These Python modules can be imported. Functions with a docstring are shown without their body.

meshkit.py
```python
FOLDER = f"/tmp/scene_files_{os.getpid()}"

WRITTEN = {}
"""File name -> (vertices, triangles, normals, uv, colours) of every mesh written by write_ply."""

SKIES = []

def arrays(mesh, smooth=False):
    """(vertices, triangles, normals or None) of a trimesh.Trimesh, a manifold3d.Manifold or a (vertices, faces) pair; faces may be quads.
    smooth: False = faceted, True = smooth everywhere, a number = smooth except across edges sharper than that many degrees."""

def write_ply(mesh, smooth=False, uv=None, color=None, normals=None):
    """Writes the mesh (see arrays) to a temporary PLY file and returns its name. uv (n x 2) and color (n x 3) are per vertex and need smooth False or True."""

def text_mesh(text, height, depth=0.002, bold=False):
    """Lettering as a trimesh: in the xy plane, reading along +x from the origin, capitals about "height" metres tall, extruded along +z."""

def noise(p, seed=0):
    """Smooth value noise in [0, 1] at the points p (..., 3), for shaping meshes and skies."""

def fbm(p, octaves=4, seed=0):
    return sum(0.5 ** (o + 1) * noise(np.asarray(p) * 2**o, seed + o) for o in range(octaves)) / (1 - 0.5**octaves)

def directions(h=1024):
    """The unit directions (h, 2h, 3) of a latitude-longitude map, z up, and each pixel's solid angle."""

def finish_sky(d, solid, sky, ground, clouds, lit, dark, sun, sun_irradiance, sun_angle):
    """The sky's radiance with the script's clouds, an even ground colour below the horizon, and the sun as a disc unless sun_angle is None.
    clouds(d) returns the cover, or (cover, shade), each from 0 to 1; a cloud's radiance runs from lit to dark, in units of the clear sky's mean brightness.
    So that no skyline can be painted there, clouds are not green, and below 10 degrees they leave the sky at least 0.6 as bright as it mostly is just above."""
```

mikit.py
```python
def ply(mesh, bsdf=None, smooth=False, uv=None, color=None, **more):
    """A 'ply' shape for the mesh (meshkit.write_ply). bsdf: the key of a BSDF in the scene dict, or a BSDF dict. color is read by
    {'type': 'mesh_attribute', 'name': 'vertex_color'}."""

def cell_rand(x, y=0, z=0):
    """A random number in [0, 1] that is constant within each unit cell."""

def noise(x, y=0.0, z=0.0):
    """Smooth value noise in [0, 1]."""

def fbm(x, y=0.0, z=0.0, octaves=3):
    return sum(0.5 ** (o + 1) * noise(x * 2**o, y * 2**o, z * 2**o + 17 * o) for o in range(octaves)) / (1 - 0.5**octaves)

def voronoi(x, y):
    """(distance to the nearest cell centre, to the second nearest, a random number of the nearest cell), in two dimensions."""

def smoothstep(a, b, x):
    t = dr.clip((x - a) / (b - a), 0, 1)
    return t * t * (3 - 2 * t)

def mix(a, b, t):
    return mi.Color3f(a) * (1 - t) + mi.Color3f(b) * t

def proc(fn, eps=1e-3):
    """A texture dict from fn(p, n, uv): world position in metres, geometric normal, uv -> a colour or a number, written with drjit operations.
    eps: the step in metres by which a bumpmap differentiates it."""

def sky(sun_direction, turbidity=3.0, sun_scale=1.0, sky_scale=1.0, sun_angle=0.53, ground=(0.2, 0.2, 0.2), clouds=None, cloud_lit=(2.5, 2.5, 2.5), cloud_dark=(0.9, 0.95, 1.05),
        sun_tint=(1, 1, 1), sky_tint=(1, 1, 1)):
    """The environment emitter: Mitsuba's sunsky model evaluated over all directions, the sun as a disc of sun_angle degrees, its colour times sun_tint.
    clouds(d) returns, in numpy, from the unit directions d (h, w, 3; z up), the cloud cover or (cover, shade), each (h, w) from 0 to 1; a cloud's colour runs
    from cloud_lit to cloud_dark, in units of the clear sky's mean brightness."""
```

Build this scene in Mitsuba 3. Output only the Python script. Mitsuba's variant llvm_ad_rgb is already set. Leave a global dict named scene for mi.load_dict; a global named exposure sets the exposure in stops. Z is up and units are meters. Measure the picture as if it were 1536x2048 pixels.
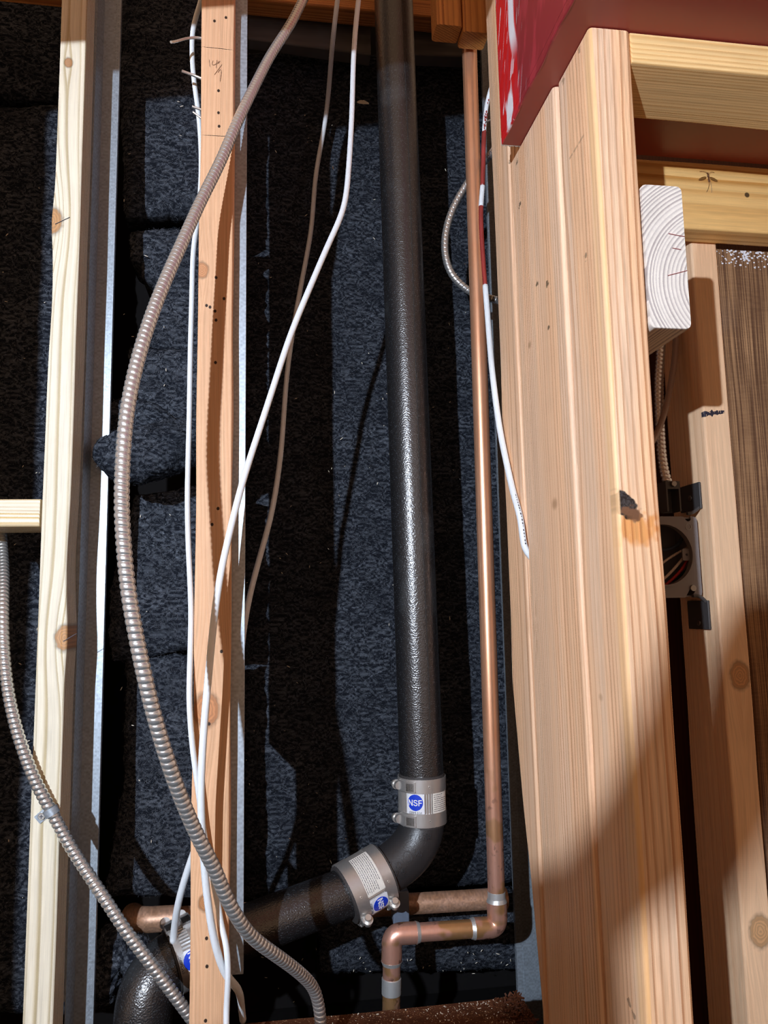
import math, random
import numpy as np
import trimesh
import drjit as dr
import mitsuba as mi
import mikit
import meshkit
from mikit import noise, fbm, smoothstep, mix, cell_rand, voronoi
from scipy.interpolate import CubicSpline
from shapely.geometry import box as sbox, LineString, Point, Polygon

T = mi.ScalarTransform4f
scene, labels = {'type': 'scene'}, {}
rng = np.random.default_rng(7)

# ------------------------------------------------------------------ camera, light, exposure
EYE = np.array([0.0, 0.0, 0.56])
LOOK = np.array([0.150105, 0.980563, 0.126355])
UPV = np.array([0.000022, -0.127806, 0.991799])
scene['camera'] = {'type': 'perspective', 'fov': 54.226, 'fov_axis': 'x', 'near_clip': 0.02, 'far_clip': 30.0,
                   'to_world': T().look_at(origin=EYE.tolist(), target=(EYE + LOOK).tolist(), up=UPV.tolist())}
exposure = 0.12
AMBIENT = (0.40, 0.240, 0.145)          # warm light of the room all round
LAMP_AT, LAMP_RADIANCE, LAMP_RADIUS = (-0.48, -0.49, 0.85), 31000.0, 0.009
LAMP_TINT = (0.86, 0.97, 1.13)
scene['room_light'] = {'type': 'constant', 'radiance': {'type': 'rgb', 'value': list(AMBIENT)}}


def lin(r, g, b):
    c = np.array([r, g, b]) / 255.0
    return tuple(float(x) for x in np.where(c <= 0.04045, c / 12.92, ((c + 0.055) / 1.055) ** 2.4))


# ------------------------------------------------------------------ helpers
def key_for(name, parent=None):
    base = f'{parent}__{name}' if parent else name
    k, i = base, 0
    while k in scene or k in labels or any(s.startswith(k + '__') for s in scene):
        i += 1
        k = f'{base}_{i:03d}'
    return k


def obj(name, mesh, mat, parent=None, smooth=30, label=None, cat=None, group=None, kind=None):
    k = key_for(name, parent)
    scene[k] = mikit.ply(mesh, 'mat_' + mat, smooth=smooth)
    tag(k, label, cat, group, kind)
    return k


def tag(k, label=None, cat=None, group=None, kind=None):
    d = {n: v for n, v in (('label', label), ('category', cat), ('group', group), ('kind', kind)) if v}
    if d:
        labels[k] = d


GROUPS = {'sheathed_cable': 'sheathed cables', 'armoured_cable': 'ribbed armoured cables', 'post_board': 'boards of the built-up post', 'insulation_batt': 'black wool batts',
          'wool_roll': 'rolled wads of black wool', 'wool_scrap': 'hanging scraps of black wool', 'pipe_coupling': 'steel pipe couplings', 'pipe_elbow': 'cast iron elbows',
          'cast_iron_pipe': 'cast iron drain pipes', 'steel_channel': 'galvanized steel studs', 'trimmer_board': 'trimmer boards over the riser', 'grey_plank': 'grey planks across the top',
          'wire': 'wires in the junction box', 'bent_nail': 'nails in the rear post board', 'blocking': 'blocks left of the pale stud'}


def thing(name, label, cat, group=None):
    k = key_for(name)
    tag(k, label, cat, group or GROUPS.get(name))
    return k


def unit(v):
    v = np.asarray(v, float)
    return v / np.linalg.norm(v)


def merge(*m):
    return trimesh.util.concatenate([x for x in m])


def lathe_rings(rings):
    """Closed surface through a list of equal-length rings (n, k, 3), capped with fans."""
    rings = np.asarray(rings, float)
    n, k = rings.shape[:2]
    v = rings.reshape(-1, 3)
    i, j = np.meshgrid(np.arange(n - 1), np.arange(k), indexing='ij')
    a, b = i * k + j, i * k + (j + 1) % k
    f = np.vstack([np.stack([a, b, b + k], -1).reshape(-1, 3), np.stack([a, b + k, a + k], -1).reshape(-1, 3)])
    c0, c1 = len(v), len(v) + 1
    v = np.vstack([v, rings[0].mean(0), rings[-1].mean(0)])
    q = np.arange(k)
    f = np.vstack([f, np.stack([np.full(k, c0), (q + 1) % k, q], 1), np.stack([np.full(k, c1), (n - 1) * k + q, (n - 1) * k + (q + 1) % k], 1)])
    m = trimesh.Trimesh(v, f, process=False)
    if m.volume < 0:
        m.invert()
    return m


def rounded_rect(w, h, r, seg=4):
    pts = []
    for cx, cy, a0 in ((w - r, h - r, 0), (r, h - r, 90), (r, r, 180), (w - r, r, 270)):
        for t in np.linspace(0, 90, seg):
            a = math.radians(a0 + t)
            pts.append((cx + r * math.cos(a), cy + r * math.sin(a)))
    return np.array(pts)


def lumber(axis, lo, hi, r=0.003, wob=0.0006, seed=0, step=0.02, bumps=(), end=0.0):
    """A sawn board from corner lo to corner hi along 'x', 'y' or 'z', rounded edges, a little uneven along its length.
    bumps: (t, length, da, db) swellings of the edges, as beside a knot or a wane."""
    lo, hi = np.array(lo, float), np.array(hi, float)
    ax = 'xyz'.index(axis)
    a, b = [(1, 2), (0, 2), (0, 1)][ax]
    sec = rounded_rect(hi[a] - lo[a], hi[b] - lo[b], r)
    n = max(2, int((hi[ax] - lo[ax]) / step) + 1)
    ts = np.linspace(lo[ax], hi[ax], n)
    ts = np.concatenate([[ts[0]], [ts[0] + 0.0012], ts[1:-1], [ts[-1] - 0.0012], [ts[-1]]])
    cen = sec.mean(0)
    rings = []
    for i, t in enumerate(ts):
        s = sec.copy()
        if i in (0, len(ts) - 1):
            s = cen + (s - cen) * (1 - 0.0012 / max(sec.max(), 0.01))
        p3 = np.concatenate([np.full((len(s), 1), t * 9), s * 40 + seed * 3.1], 1)
        s = s + wob * 2 * (meshkit.noise(p3, seed)[:, None] - 0.5) * np.sign(s - cen)
        for bt, bl, da, db, side in bumps:
            g = math.exp(-((t - bt) / bl) ** 2)
            s = s + g * np.array([da, db]) * ((s[:, :1] - cen[0]) * side > 0)
        q = np.zeros((len(s), 3))
        q[:, ax], q[:, a], q[:, b] = t, lo[a] + s[:, 0], lo[b] + s[:, 1]
        rings.append(q)
    return lathe_rings(rings)


def spline(pts, n):
    p = np.asarray(pts, float)
    d = np.concatenate([[0], np.cumsum(np.sqrt(np.linalg.norm(np.diff(p, axis=0), axis=1)))])
    cs = CubicSpline(d, p)
    q = cs(np.linspace(0, d[-1], 2000))
    s = np.concatenate([[0], np.cumsum(np.linalg.norm(np.diff(q, axis=0), axis=1))])
    if isinstance(n, float):
        n = int(s[-1] / n) + 2
    u = np.linspace(0, s[-1], n)
    return np.stack([np.interp(u, s, q[:, k]) for k in range(3)], 1), u


def frames(p):
    t = np.gradient(p, axis=0)
    t /= np.linalg.norm(t, axis=1, keepdims=True)
    a = np.cross(t[0], [0.31, 0.9, 0.21])
    a /= np.linalg.norm(a)
    A = []
    for k in t:
        a = a - k * (a @ k)
        a /= np.linalg.norm(a)
        A.append(a)
    A = np.array(A)
    return t, A, np.cross(t, A)


def tube(pts, r, sides=16, step=0.006, flat=1.0, prof=None, curve=True):
    """A round tube along the points; prof(s, angle) scales the radius (ribs); flat squeezes one way."""
    p, s = spline(pts, step) if curve else (np.asarray(pts, float), np.arange(len(pts)))
    t, A, B = frames(p)
    ang = np.arange(sides) * 2 * np.pi / sides
    rr = np.broadcast_to(np.asarray(r, float), (len(p),))[:, None] * np.ones((1, sides))
    if prof is not None:
        rr = rr * prof(s[:, None], ang[None, :])
    v = p[:, None, :] + rr[..., None] * (np.cos(ang)[None, :, None] * A[:, None] * flat + np.sin(ang)[None, :, None] * B[:, None])
    return lathe_rings(v)


def ribs(pitch, depth):
    def f(s, a):
        ph = (s / pitch + a / (2 * np.pi)) % 1.0
        return 1 - depth * np.abs(2 * ph - 1) ** 3.2
    return f


def cyl(p0, p1, r, sides=24, r2=None, bev=0.0):
    p0, p1 = np.asarray(p0, float), np.asarray(p1, float)
    d = unit(p1 - p0)
    L = np.linalg.norm(p1 - p0)
    a = unit(np.cross(d, [0.3, 0.5, 0.81]))
    b = np.cross(d, a)
    ang = np.arange(sides) * 2 * np.pi / sides
    circ = np.cos(ang)[:, None] * a + np.sin(ang)[:, None] * b
    r2 = r if r2 is None else r2
    st = [(0, r), (L, r2)] if not bev else [(0, r - bev), (bev, r), (L - bev, r2), (L, r2 - bev)]
    return lathe_rings([p0 + d * s + circ * q for s, q in st])


def ball(c, r, scale=(1, 1, 1), sub=2):
    m = trimesh.creation.icosphere(subdivisions=sub, radius=r)
    m.apply_scale(scale)
    m.apply_translation(c)
    return m


def slab(x0, x1, y0, y1, z0, z1):
    return trimesh.creation.box(bounds=[[x0, y0, z0], [x1, y1, z1]])


def rbox(lo, hi, r=0.001):
    lo, hi = np.array(lo, float), np.array(hi, float)
    return lumber('z', lo, hi, r, 0, 0, 10)


def folded(points, thick, z0, z1):
    """Sheet metal bent along the plan points (x, y), standing from z0 to z1."""
    g = LineString(points).buffer(thick / 2, cap_style=2, join_style=1, quad_segs=4)
    m = trimesh.creation.extrude_polygon(g, z1 - z0, engine='earcut')
    m.apply_translation([0, 0, z0])
    return m


class Drum:
    """A cylinder's own coordinates: foot, axis (also 'up' for lettering), the side turned towards a point."""

    def __init__(self, p0, p1, see):
        self.p, self.ax = np.asarray(p0, float), unit(np.asarray(p1, float) - p0)
        self.L = float(np.linalg.norm(np.asarray(p1, float) - p0))
        e = np.asarray(see, float) - (self.p + self.ax * self.L / 2)
        self.e1 = unit(e - self.ax * (e @ self.ax))
        self.e2 = np.cross(self.ax, self.e1)

    def at(self, ang, s, r):
        ang, s, r = np.broadcast_arrays(np.radians(ang), s, r)
        return self.p + self.ax * s[..., None] + r[..., None] * (np.cos(ang)[..., None] * self.e1 + np.sin(ang)[..., None] * self.e2)

    def band(self, s0, s1, r, t=0.0006, sides=64, ripple=0.0, nr=40, a0=0, a1=360, wave=None):
        """Hollow ring (or part of one) of wall t."""
        full = a1 - a0 >= 359.9
        n = sides + (0 if full else 1)
        A = np.linspace(a0, a1, sides + 1)[:n]
        R = r + ripple * np.cos(np.radians(A) * nr)
        prof = [(s0, 0), (s0, t), (s1, t), (s1, 0)]
        P = np.stack([self.at(A, s, R + q - (0 if q else 0)) for s, q in prof], 1)     # n, 4, 3
        if full:
            v = P.reshape(-1, 3)
            f = []
            for i in range(n):
                j = (i + 1) % n
                for k in range(4):
                    l = (k + 1) % 4
                    f += [[i * 4 + k, j * 4 + k, j * 4 + l], [i * 4 + k, j * 4 + l, i * 4 + l]]
            m = trimesh.Trimesh(v, f, process=False)
            if m.volume < 0:
                m.invert()
            return m
        return lathe_rings(P)

    def wrap(self, mesh, ang, s, r):
        """Bends flat lettering (x along the circumference, y along the axis, z out) onto the drum, centred at (ang, s)."""
        m = mesh.copy()
        v, f = trimesh.remesh.subdivide_to_size(m.vertices, m.faces, 0.002, max_iter=6)
        c = (m.bounds[0] + m.bounds[1]) / 2
        x, y, z = (v - [c[0], c[1], 0]).T
        return trimesh.Trimesh(self.at(ang + np.degrees(x / r), s + y, r + z), f, process=False)


def fbm_np(p, o=4, seed=0):
    return meshkit.fbm(p, o, seed)


# ------------------------------------------------------------------ materials
def principled(color, rough, metal=0.0, spec=0.5, **k):
    c = color if isinstance(color, dict) else {'type': 'rgb', 'value': list(color)}
    d = {'type': 'principled', 'base_color': c, 'roughness': rough, 'specular': spec, **k}
    if metal:
        d['metallic'] = metal
    return {'type': 'twosided', 'bsdf': d}


def wood(axis, pith, spacing, early, late, seed, knots=(), wob=0.004, con=1.0, shift=None, fine=1.0, extra=None, tone=0.10, bandy=0.0, sharp=0.25):
    """Solid timber: growth rings about a pith line along the board, fibres, tone drift and knots.
    knots: (u, t, radius, colour): u across the face seen (x, or y for boards along x), t along the board."""
    early, late = mi.Color3f(*early), mi.Color3f(*late)

    def fn(p, n, uv):
        x, y, z = p.x, p.y, p.z
        a, b, t = {'z': (x, y, z), 'x': (z, y, x), 'y': (x, z, y)}[axis]
        u = a
        pa, pb = pith if shift is None else shift(x, y, z)
        a, b = a - pa, b - pb
        wa = noise(t * 2.3 + seed, u * 9, seed) - 0.5
        wb = noise(t * 1.7 + seed * 2.0, u * 7, seed + 9.0) - 0.5
        a = a + 2 * wob * wa
        b = b + 2 * wob * wb
        kn = []
        for ku, kt, kr, kc in knots:
            du, dt = u - ku, (t - kt) * 0.75
            far = dr.sqrt(du * du + dr.square(dt * 0.55))
            a = a - dr.select(du > 0, 1.0, -1.0) * kr * 0.9 * dr.exp(-dr.square(far / (kr * 2.2)))
            kn.append((dr.sqrt(du * du + dt * dt) + kr * 0.14 * (noise(u * 300, t * 300, seed) - 0.5), kr, kc))
        r = dr.sqrt(a * a + b * b)
        ph = r / spacing + 0.5 * fbm(t * 3.0, u * 11.0, seed + 3.0) + 1.6 * noise(r / spacing * 0.31, seed + 5.0)
        fr = ph - dr.floor(ph)
        rnd = cell_rand(dr.floor(ph), seed)
        lw = smoothstep(sharp, 0.86, fr) * (1 - smoothstep(0.90, 1.0, fr)) * (0.55 + 0.6 * rnd)
        fib = noise(a * 1500, b * 1500, t * 45 + seed)
        fib2 = noise(a * 420, b * 420, t * 7 + seed)
        blot = fbm(t * 2.3 + seed, u * 21, b * 14)
        band = noise(r / spacing * 0.45, t * 0.6, seed + 1.0)
        col = mix(early, late, dr.clip(lw * con * (0.45 + 0.9 * band) + bandy * (band - 0.5), 0, 1))
        col = col * (1 + fine * (0.16 * (fib - 0.5) + 0.20 * (fib2 - 0.5)) + tone * 2.2 * (blot - 0.5))
        for d, kr, kc in kn:
            m = 1 - smoothstep(kr * 0.85, kr * 1.12, d)
            ring = 0.5 + 0.5 * dr.sin(d / kr * 26.0)
            body = mix(mi.Color3f(*kc), mi.Color3f(*kc) * 0.62, ring * 0.8)
            rim = smoothstep(kr * 0.75, kr * 0.98, d) * (1 - smoothstep(kr * 1.0, kr * 1.35, d))
            col = mix(col, body, m * 0.85) * (1 - 0.35 * rim)
        if extra is not None:
            col = extra(col, x, y, z)
        return dr.clip(col, 0.003, 0.95)
    return fn


def nails_marks(marks):
    """Dark nail holes and pencil strokes: (x, z, half width, half height) in the front face's own plane."""
    def ex(col, x, y, z):
        for mx, mz, rx, rz in marks:
            d = dr.sqrt(dr.square((x - mx) / rx) + dr.square((z - mz) / rz))
            col = mix(col, mi.Color3f(0.03, 0.015, 0.008), 1 - smoothstep(0.75, 1.15, d))
        return col
    return ex


PALE_E, PALE_L = lin(226, 217, 194), lin(186, 170, 134)
ORAN_E, ORAN_L = lin(214, 170, 132), lin(192, 142, 102)
KNOT = lin(190, 132, 70)
knot_a, knot_b, knot_c = [(-0.2545, 0.9000, 1.0295), (-0.2317, 0.9000, 0.5330), (-0.2475, 0.9000, 1.2386)]
scene['mat_pale_pine'] = principled({**mikit.proc(wood('z', (-0.40, 0.72), 0.0048, PALE_E, PALE_L, 3, [
    (knot_a[0] - 0.006, knot_a[2], 0.0125, KNOT), (knot_b[0] + 0.003, knot_b[2], 0.0105, KNOT), (knot_c[0], knot_c[2], 0.005, lin(176, 120, 70))], con=1.0, sharp=0.55, wob=0.003))}, 0.55, spec=0.3)
scene['mat_pale_pine_cross'] = principled(mikit.proc(wood('x', (0.45, 0.62), 0.0030, PALE_E, lin(196, 165, 104), 5)), 0.55, spec=0.3)
holes = [(-0.0527, 0.8400, 1.2702), (-0.0662, 0.8400, 1.2641), (-0.0607, 0.8400, 1.1738), (-0.0605, 0.8400, 1.1455), (-0.0597, 0.8400, 1.1283), (-0.0615, 0.8400, 0.9401), (-0.0523, 0.8400, 0.9153), (-0.0718, 0.8400, 0.9061), (-0.0679, 0.8400, 0.9044), (-0.0623, 0.8400, 0.8999), (-0.0611, 0.8400, 0.8892), (-0.0612, 0.8400, 0.8390), (-0.0570, 0.8400, 0.6721), (-0.0633, 0.8400, 0.6544), (-0.0520, 0.8400, 0.5163), (-0.0644, 0.8400, 0.4406), (-0.0651, 0.8400, 0.2618), (-0.0647, 0.8400, 0.2258), (-0.0640, 0.8400, 0.1987), (-0.0649, 0.8400, 0.1470)]
lines = [(-0.0641, 0.8400, 1.2287), (-0.0631, 0.8400, 1.1159)]
oknots = [(-0.0677, 0.8400, 0.4552), (-0.0671, 0.8400, 0.2605), (-0.0773, 0.8400, 0.9484)]
scene['mat_old_fir'] = principled(mikit.proc(wood('z', (-0.16, 0.70), 0.0019, ORAN_E, ORAN_L, 11, [
    (oknots[0][0], oknots[0][2], 0.013, lin(190, 125, 78)), (oknots[1][0], oknots[1][2], 0.006, lin(180, 120, 70)), (oknots[2][0], oknots[2][2], 0.007, lin(195, 135, 90))], con=0.55,
    extra=nails_marks([(h[0], h[2], 0.0017, 0.0020) for h in holes] + [(q[0] + 0.002, q[2], 0.019, 0.0004) for q in lines]))), 0.6, spec=0.3)


def post_rings(x, y, z):
    second = y > 0.7035
    third = y > 0.8555
    pa = dr.select(third, 0.42, dr.select(second, 0.52, 0.435))
    pb = dr.select(third, 0.80, dr.select(second, 0.40, 0.765))
    return pa, pb


pk = [(0.3123, 0.6200, 0.6462), (0.3223, 0.6200, 0.6327)]
ky = [(0.2985, 0.7584, 0.6664), (0.2985, 0.8110, 0.8616), (0.2985, 0.6763, 0.4733)]


def post_extra(col, x, y, z):
    # the black pitch pocket on the front edge, resin streak beside the corner, grey nail wounds and a faint stamp on the wide faces
    front = 1 - smoothstep(0.630, 0.634, y)
    d = dr.sqrt(dr.square((x - pk[0][0] - 0.10 * (z - pk[0][2])) / 0.0125) + dr.square((z - pk[0][2] + 0.7 * (x - pk[0][0])) / 0.0115)) + 0.5 * (noise(x * 260, z * 260, 2.0) - 0.5)
    col = mix(col, mi.Color3f(0.012, 0.006, 0.004) + 0.05 * noise(x * 900, z * 900), (1 - smoothstep(0.85, 1.1, d)) * front)
    e = dr.sqrt(dr.square((x - pk[1][0]) / 0.024) + dr.square((z - pk[1][2] + 0.008) / 0.015)) + 0.8 * (noise(x * 200, z * 200, 8.0) - 0.5)
    col = mix(col, col * mi.Color3f(0.86, 0.62, 0.36), (1 - smoothstep(0.5, 1.2, e)) * front)
    g = dr.sqrt(dr.square((x - pk[1][0] + 0.001 + 0.5 * (z - pk[1][2])) / 0.010) + dr.square((z - pk[1][2] - 0.006) / 0.007)) + 0.9 * (noise(x * 300, z * 300, 3.0) - 0.5)
    col = mix(col, mi.Color3f(0.17, 0.08, 0.04), (1 - smoothstep(0.6, 1.1, g)) * front * 0.85)
    s = dr.abs(x - 0.3055 - 0.0022 * (noise(z * 6, 3.0) - 0.3)) / 0.0022
    col = mix(col, mi.Color3f(0.82, 0.50, 0.20), 0.6 * (1 - smoothstep(0.6, 1.3, s)) * front)
    side = 1 - smoothstep(0.3025, 0.3065, x)
    tint = fbm(y * 46 + x * 30, z * 2.6 + y * 8, 5.0)
    col = col * mix(mi.Color3f(1.05, 0.96, 0.88), mi.Color3f(0.98, 1.02, 1.10), smoothstep(0.3, 0.7, tint))
    soft = smoothstep(0.35, 0.65, noise(y * 25, z * 3, 9.0))
    col = mix(col, mi.Color3f(*lin(222, 184, 150)), side * (0.25 + 0.35 * soft))
    band = dr.exp(-dr.square((y - 0.633) / 0.004)) * (0.4 + 0.8 * noise(z * 5, 1.0))
    col = mix(col, mi.Color3f(0.82, 0.52, 0.24), dr.clip(0.5 * band, 0, 1) * side)
    for (yy, zz) in WOUNDS:
        g = dr.sqrt(dr.square((y - yy) / 0.0042) + dr.square((z - zz) / 0.0042)) + 1.1 * (noise(y * 420, z * 420, 4.0) - 0.5)
        col = mix(col, mi.Color3f(0.10, 0.07, 0.04), (1 - smoothstep(0.55, 0.95, g)) * side * 0.85)
    for i, (yy, zz) in enumerate(STAMP):
        g = dr.maximum(dr.abs(y - yy) / 0.0016, dr.abs(z - zz) / 0.0016)
        col = mix(col, col * 0.55, (1 - smoothstep(0.7, 1.0, g)) * side)
    for (yy, zz, kr) in ((ky[0][1], ky[0][2], 0.006), (ky[1][1], ky[1][2], 0.004), (ky[2][1], ky[2][2], 0.0035)):
        g = dr.sqrt(dr.square((y - yy) * 0.8) + dr.square(z - zz)) / kr
        col = mix(col, mi.Color3f(0.36, 0.19, 0.09), (1 - smoothstep(0.25, 1.5, g)) * 0.7 * side)
    # bruised, torn grain low on the second board
    g = dr.sqrt(dr.square((y - 0.845) / 0.02) + dr.square((z - 0.54) / 0.05))
    tear = smoothstep(0.62, 0.75, noise(y * 330, z * 45, 6.0))
    return mix(col, mi.Color3f(0.45, 0.25, 0.13), tear * (1 - smoothstep(0.6, 1.2, g)) * 0.7 * side)


WOUNDS = [tuple(q[1:]) for q in [(0.3040, 0.6444, 1.1068), (0.3040, 0.6862, 1.1057), (0.3040, 0.6548, 0.8956), (0.2985, 0.8588, 1.1227), (0.2985, 0.8258, 1.1000), (0.2985, 0.8237, 1.0432), (0.2985, 0.7778, 0.9223), (0.2985, 0.7481, 0.9079), (0.2985, 0.7498, 0.8595), (0.3040, 0.6526, 0.2203), (0.3040, 0.6444, 0.2144)]]
STAMP = [tuple(q[1:]) for q in [(0.3040, 0.6793, 1.0135), (0.3040, 0.6767, 1.0137), (0.3040, 0.6741, 1.0139), (0.3040, 0.6689, 1.0143), (0.3040, 0.6663, 1.0144), (0.3040, 0.6638, 1.0146), (0.3040, 0.6612, 1.0148), (0.3040, 0.6562, 1.0152), (0.3040, 0.6537, 1.0153), (0.3040, 0.6513, 1.0155), (0.3040, 0.6488, 1.0157), (0.3040, 0.6464, 1.0159)]]
scene['mat_post_fir'] = principled(mikit.proc(wood('z', None, 0.0052, lin(228, 192, 156), lin(184, 134, 96), 23, shift=post_rings, con=0.9, wob=0.005, fine=1.6, tone=0.20, bandy=0.30, sharp=0.5, extra=post_extra)), 0.5, spec=0.35)
scene['mat_yellow_pine'] = principled(mikit.proc(wood('x', (0.93, 0.90), 0.0034, lin(232, 196, 138), lin(200, 150, 86), 31, con=0.8)), 0.55, spec=0.3)
led = [(0.5996, 0.8150, 1.0715)][0]


def ledger_extra(col, x, y, z):
    d = dr.sqrt(dr.square((x - led[0]) / 0.0034) + dr.square((z - led[2]) / 0.0034))
    return mix(col, mi.Color3f(0.03, 0.018, 0.01), (1 - smoothstep(0.8, 1.15, d)) * 0.9)


scene['mat_ledger_pine'] = principled(mikit.proc(wood('x', (1.02, 0.905), 0.011, lin(226, 184, 118), lin(186, 128, 58), 37, wob=0.012, extra=ledger_extra)), 0.55, spec=0.3)
scene['mat_brown_header'] = principled(mikit.proc(wood('x', (1.9, 0.9), 0.004, lin(214, 142, 80), lin(176, 106, 54), 38)), 0.6, spec=0.3)
scene['mat_brown_trimmer'] = principled(mikit.proc(wood('z', (0.10, 1.3), 0.004, lin(206, 140, 76), lin(160, 98, 48), 39)), 0.6, spec=0.3)
scene['mat_cut_pine'] = principled(mikit.proc(wood('y', (0.432, 0.855), 0.0037, lin(228, 221, 210), lin(176, 166, 160), 41, wob=0.0015, con=1.25, fine=0.5)), 0.7, spec=0.2)
mk = [(0.5536, 0.8520, 0.7947), (0.5463, 0.8520, 0.4700), (0.5674, 0.8520, 0.1784)]


def jack_extra(col, x, y, z):
    u = (x - mk[0][0]) / 0.0165
    h = 0.0042 * (1 - 0.35 * u) * (0.45 + 0.9 * noise(x * 420, 5.0))
    m = (1 - smoothstep(0.856, 0.858, y)) * (1 - smoothstep(0.8, 1.05, dr.abs(z - mk[0][2] - 0.002 * u - 0.0012) / h)) * (1 - smoothstep(0.92, 1.0, dr.abs(u)))
    return mix(col, mi.Color3f(0.025, 0.022, 0.035), m * smoothstep(0.08, 0.2, noise(x * 700, z * 300, 3.0)))


scene['mat_jack_fir'] = principled(mikit.proc(wood('z', (0.57, 0.60), 0.009, lin(232, 196, 158), lin(214, 170, 130), 47, [
    (mk[1][0] + 0.016, mk[1][2], 0.012, lin(200, 148, 100)), (mk[2][0] - 0.004, mk[2][2], 0.013, lin(205, 160, 112))], con=0.6, extra=jack_extra)), 0.6, spec=0.3)


def rough_fn(p, n, uv):
    lines = noise(p.x * 900 + 4 * noise(p.x * 30, p.z * 5, 2.0), p.z * 9.0, 1.0)
    saw = noise(p.x * 90, p.z * 700, 4.0)
    patch = fbm(p.x * 30, p.z * 18, 7.0)
    col = mix(mi.Color3f(*lin(98, 70, 50)), mi.Color3f(*lin(176, 138, 100)), dr.clip(smoothstep(0.15, 0.9, lines) * (0.20 + 0.8 * patch) + 0.12 * (saw - 0.5), 0, 1))
    grey = smoothstep(0.55, 0.75, fbm(p.x * 14 + 3, p.z * 9, 2.0))
    col = mix(col, mi.Color3f(*lin(112, 98, 92)), 0.5 * grey)
    return dr.clip(col, 0.01, 0.9)


scene['mat_rough_plank'] = {'type': 'twosided', 'bsdf': {'type': 'bumpmap', 'arbitrary': mikit.proc(lambda p, n, uv: noise(p.x * 620 + 6 * noise(p.z * 5, 2.0), p.z * 6.0, 1.0), eps=4e-4), 'scale': 0.0005,
                        'bsdf': principled(mikit.proc(rough_fn), 0.8, spec=0.2)['bsdf']}}
scene['mat_dark_timber'] = principled(mikit.proc(wood('z', (0.40, 1.25), 0.004, lin(86, 48, 28), lin(66, 36, 20), 53, con=0.8)), 0.6, spec=0.3)


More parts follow.
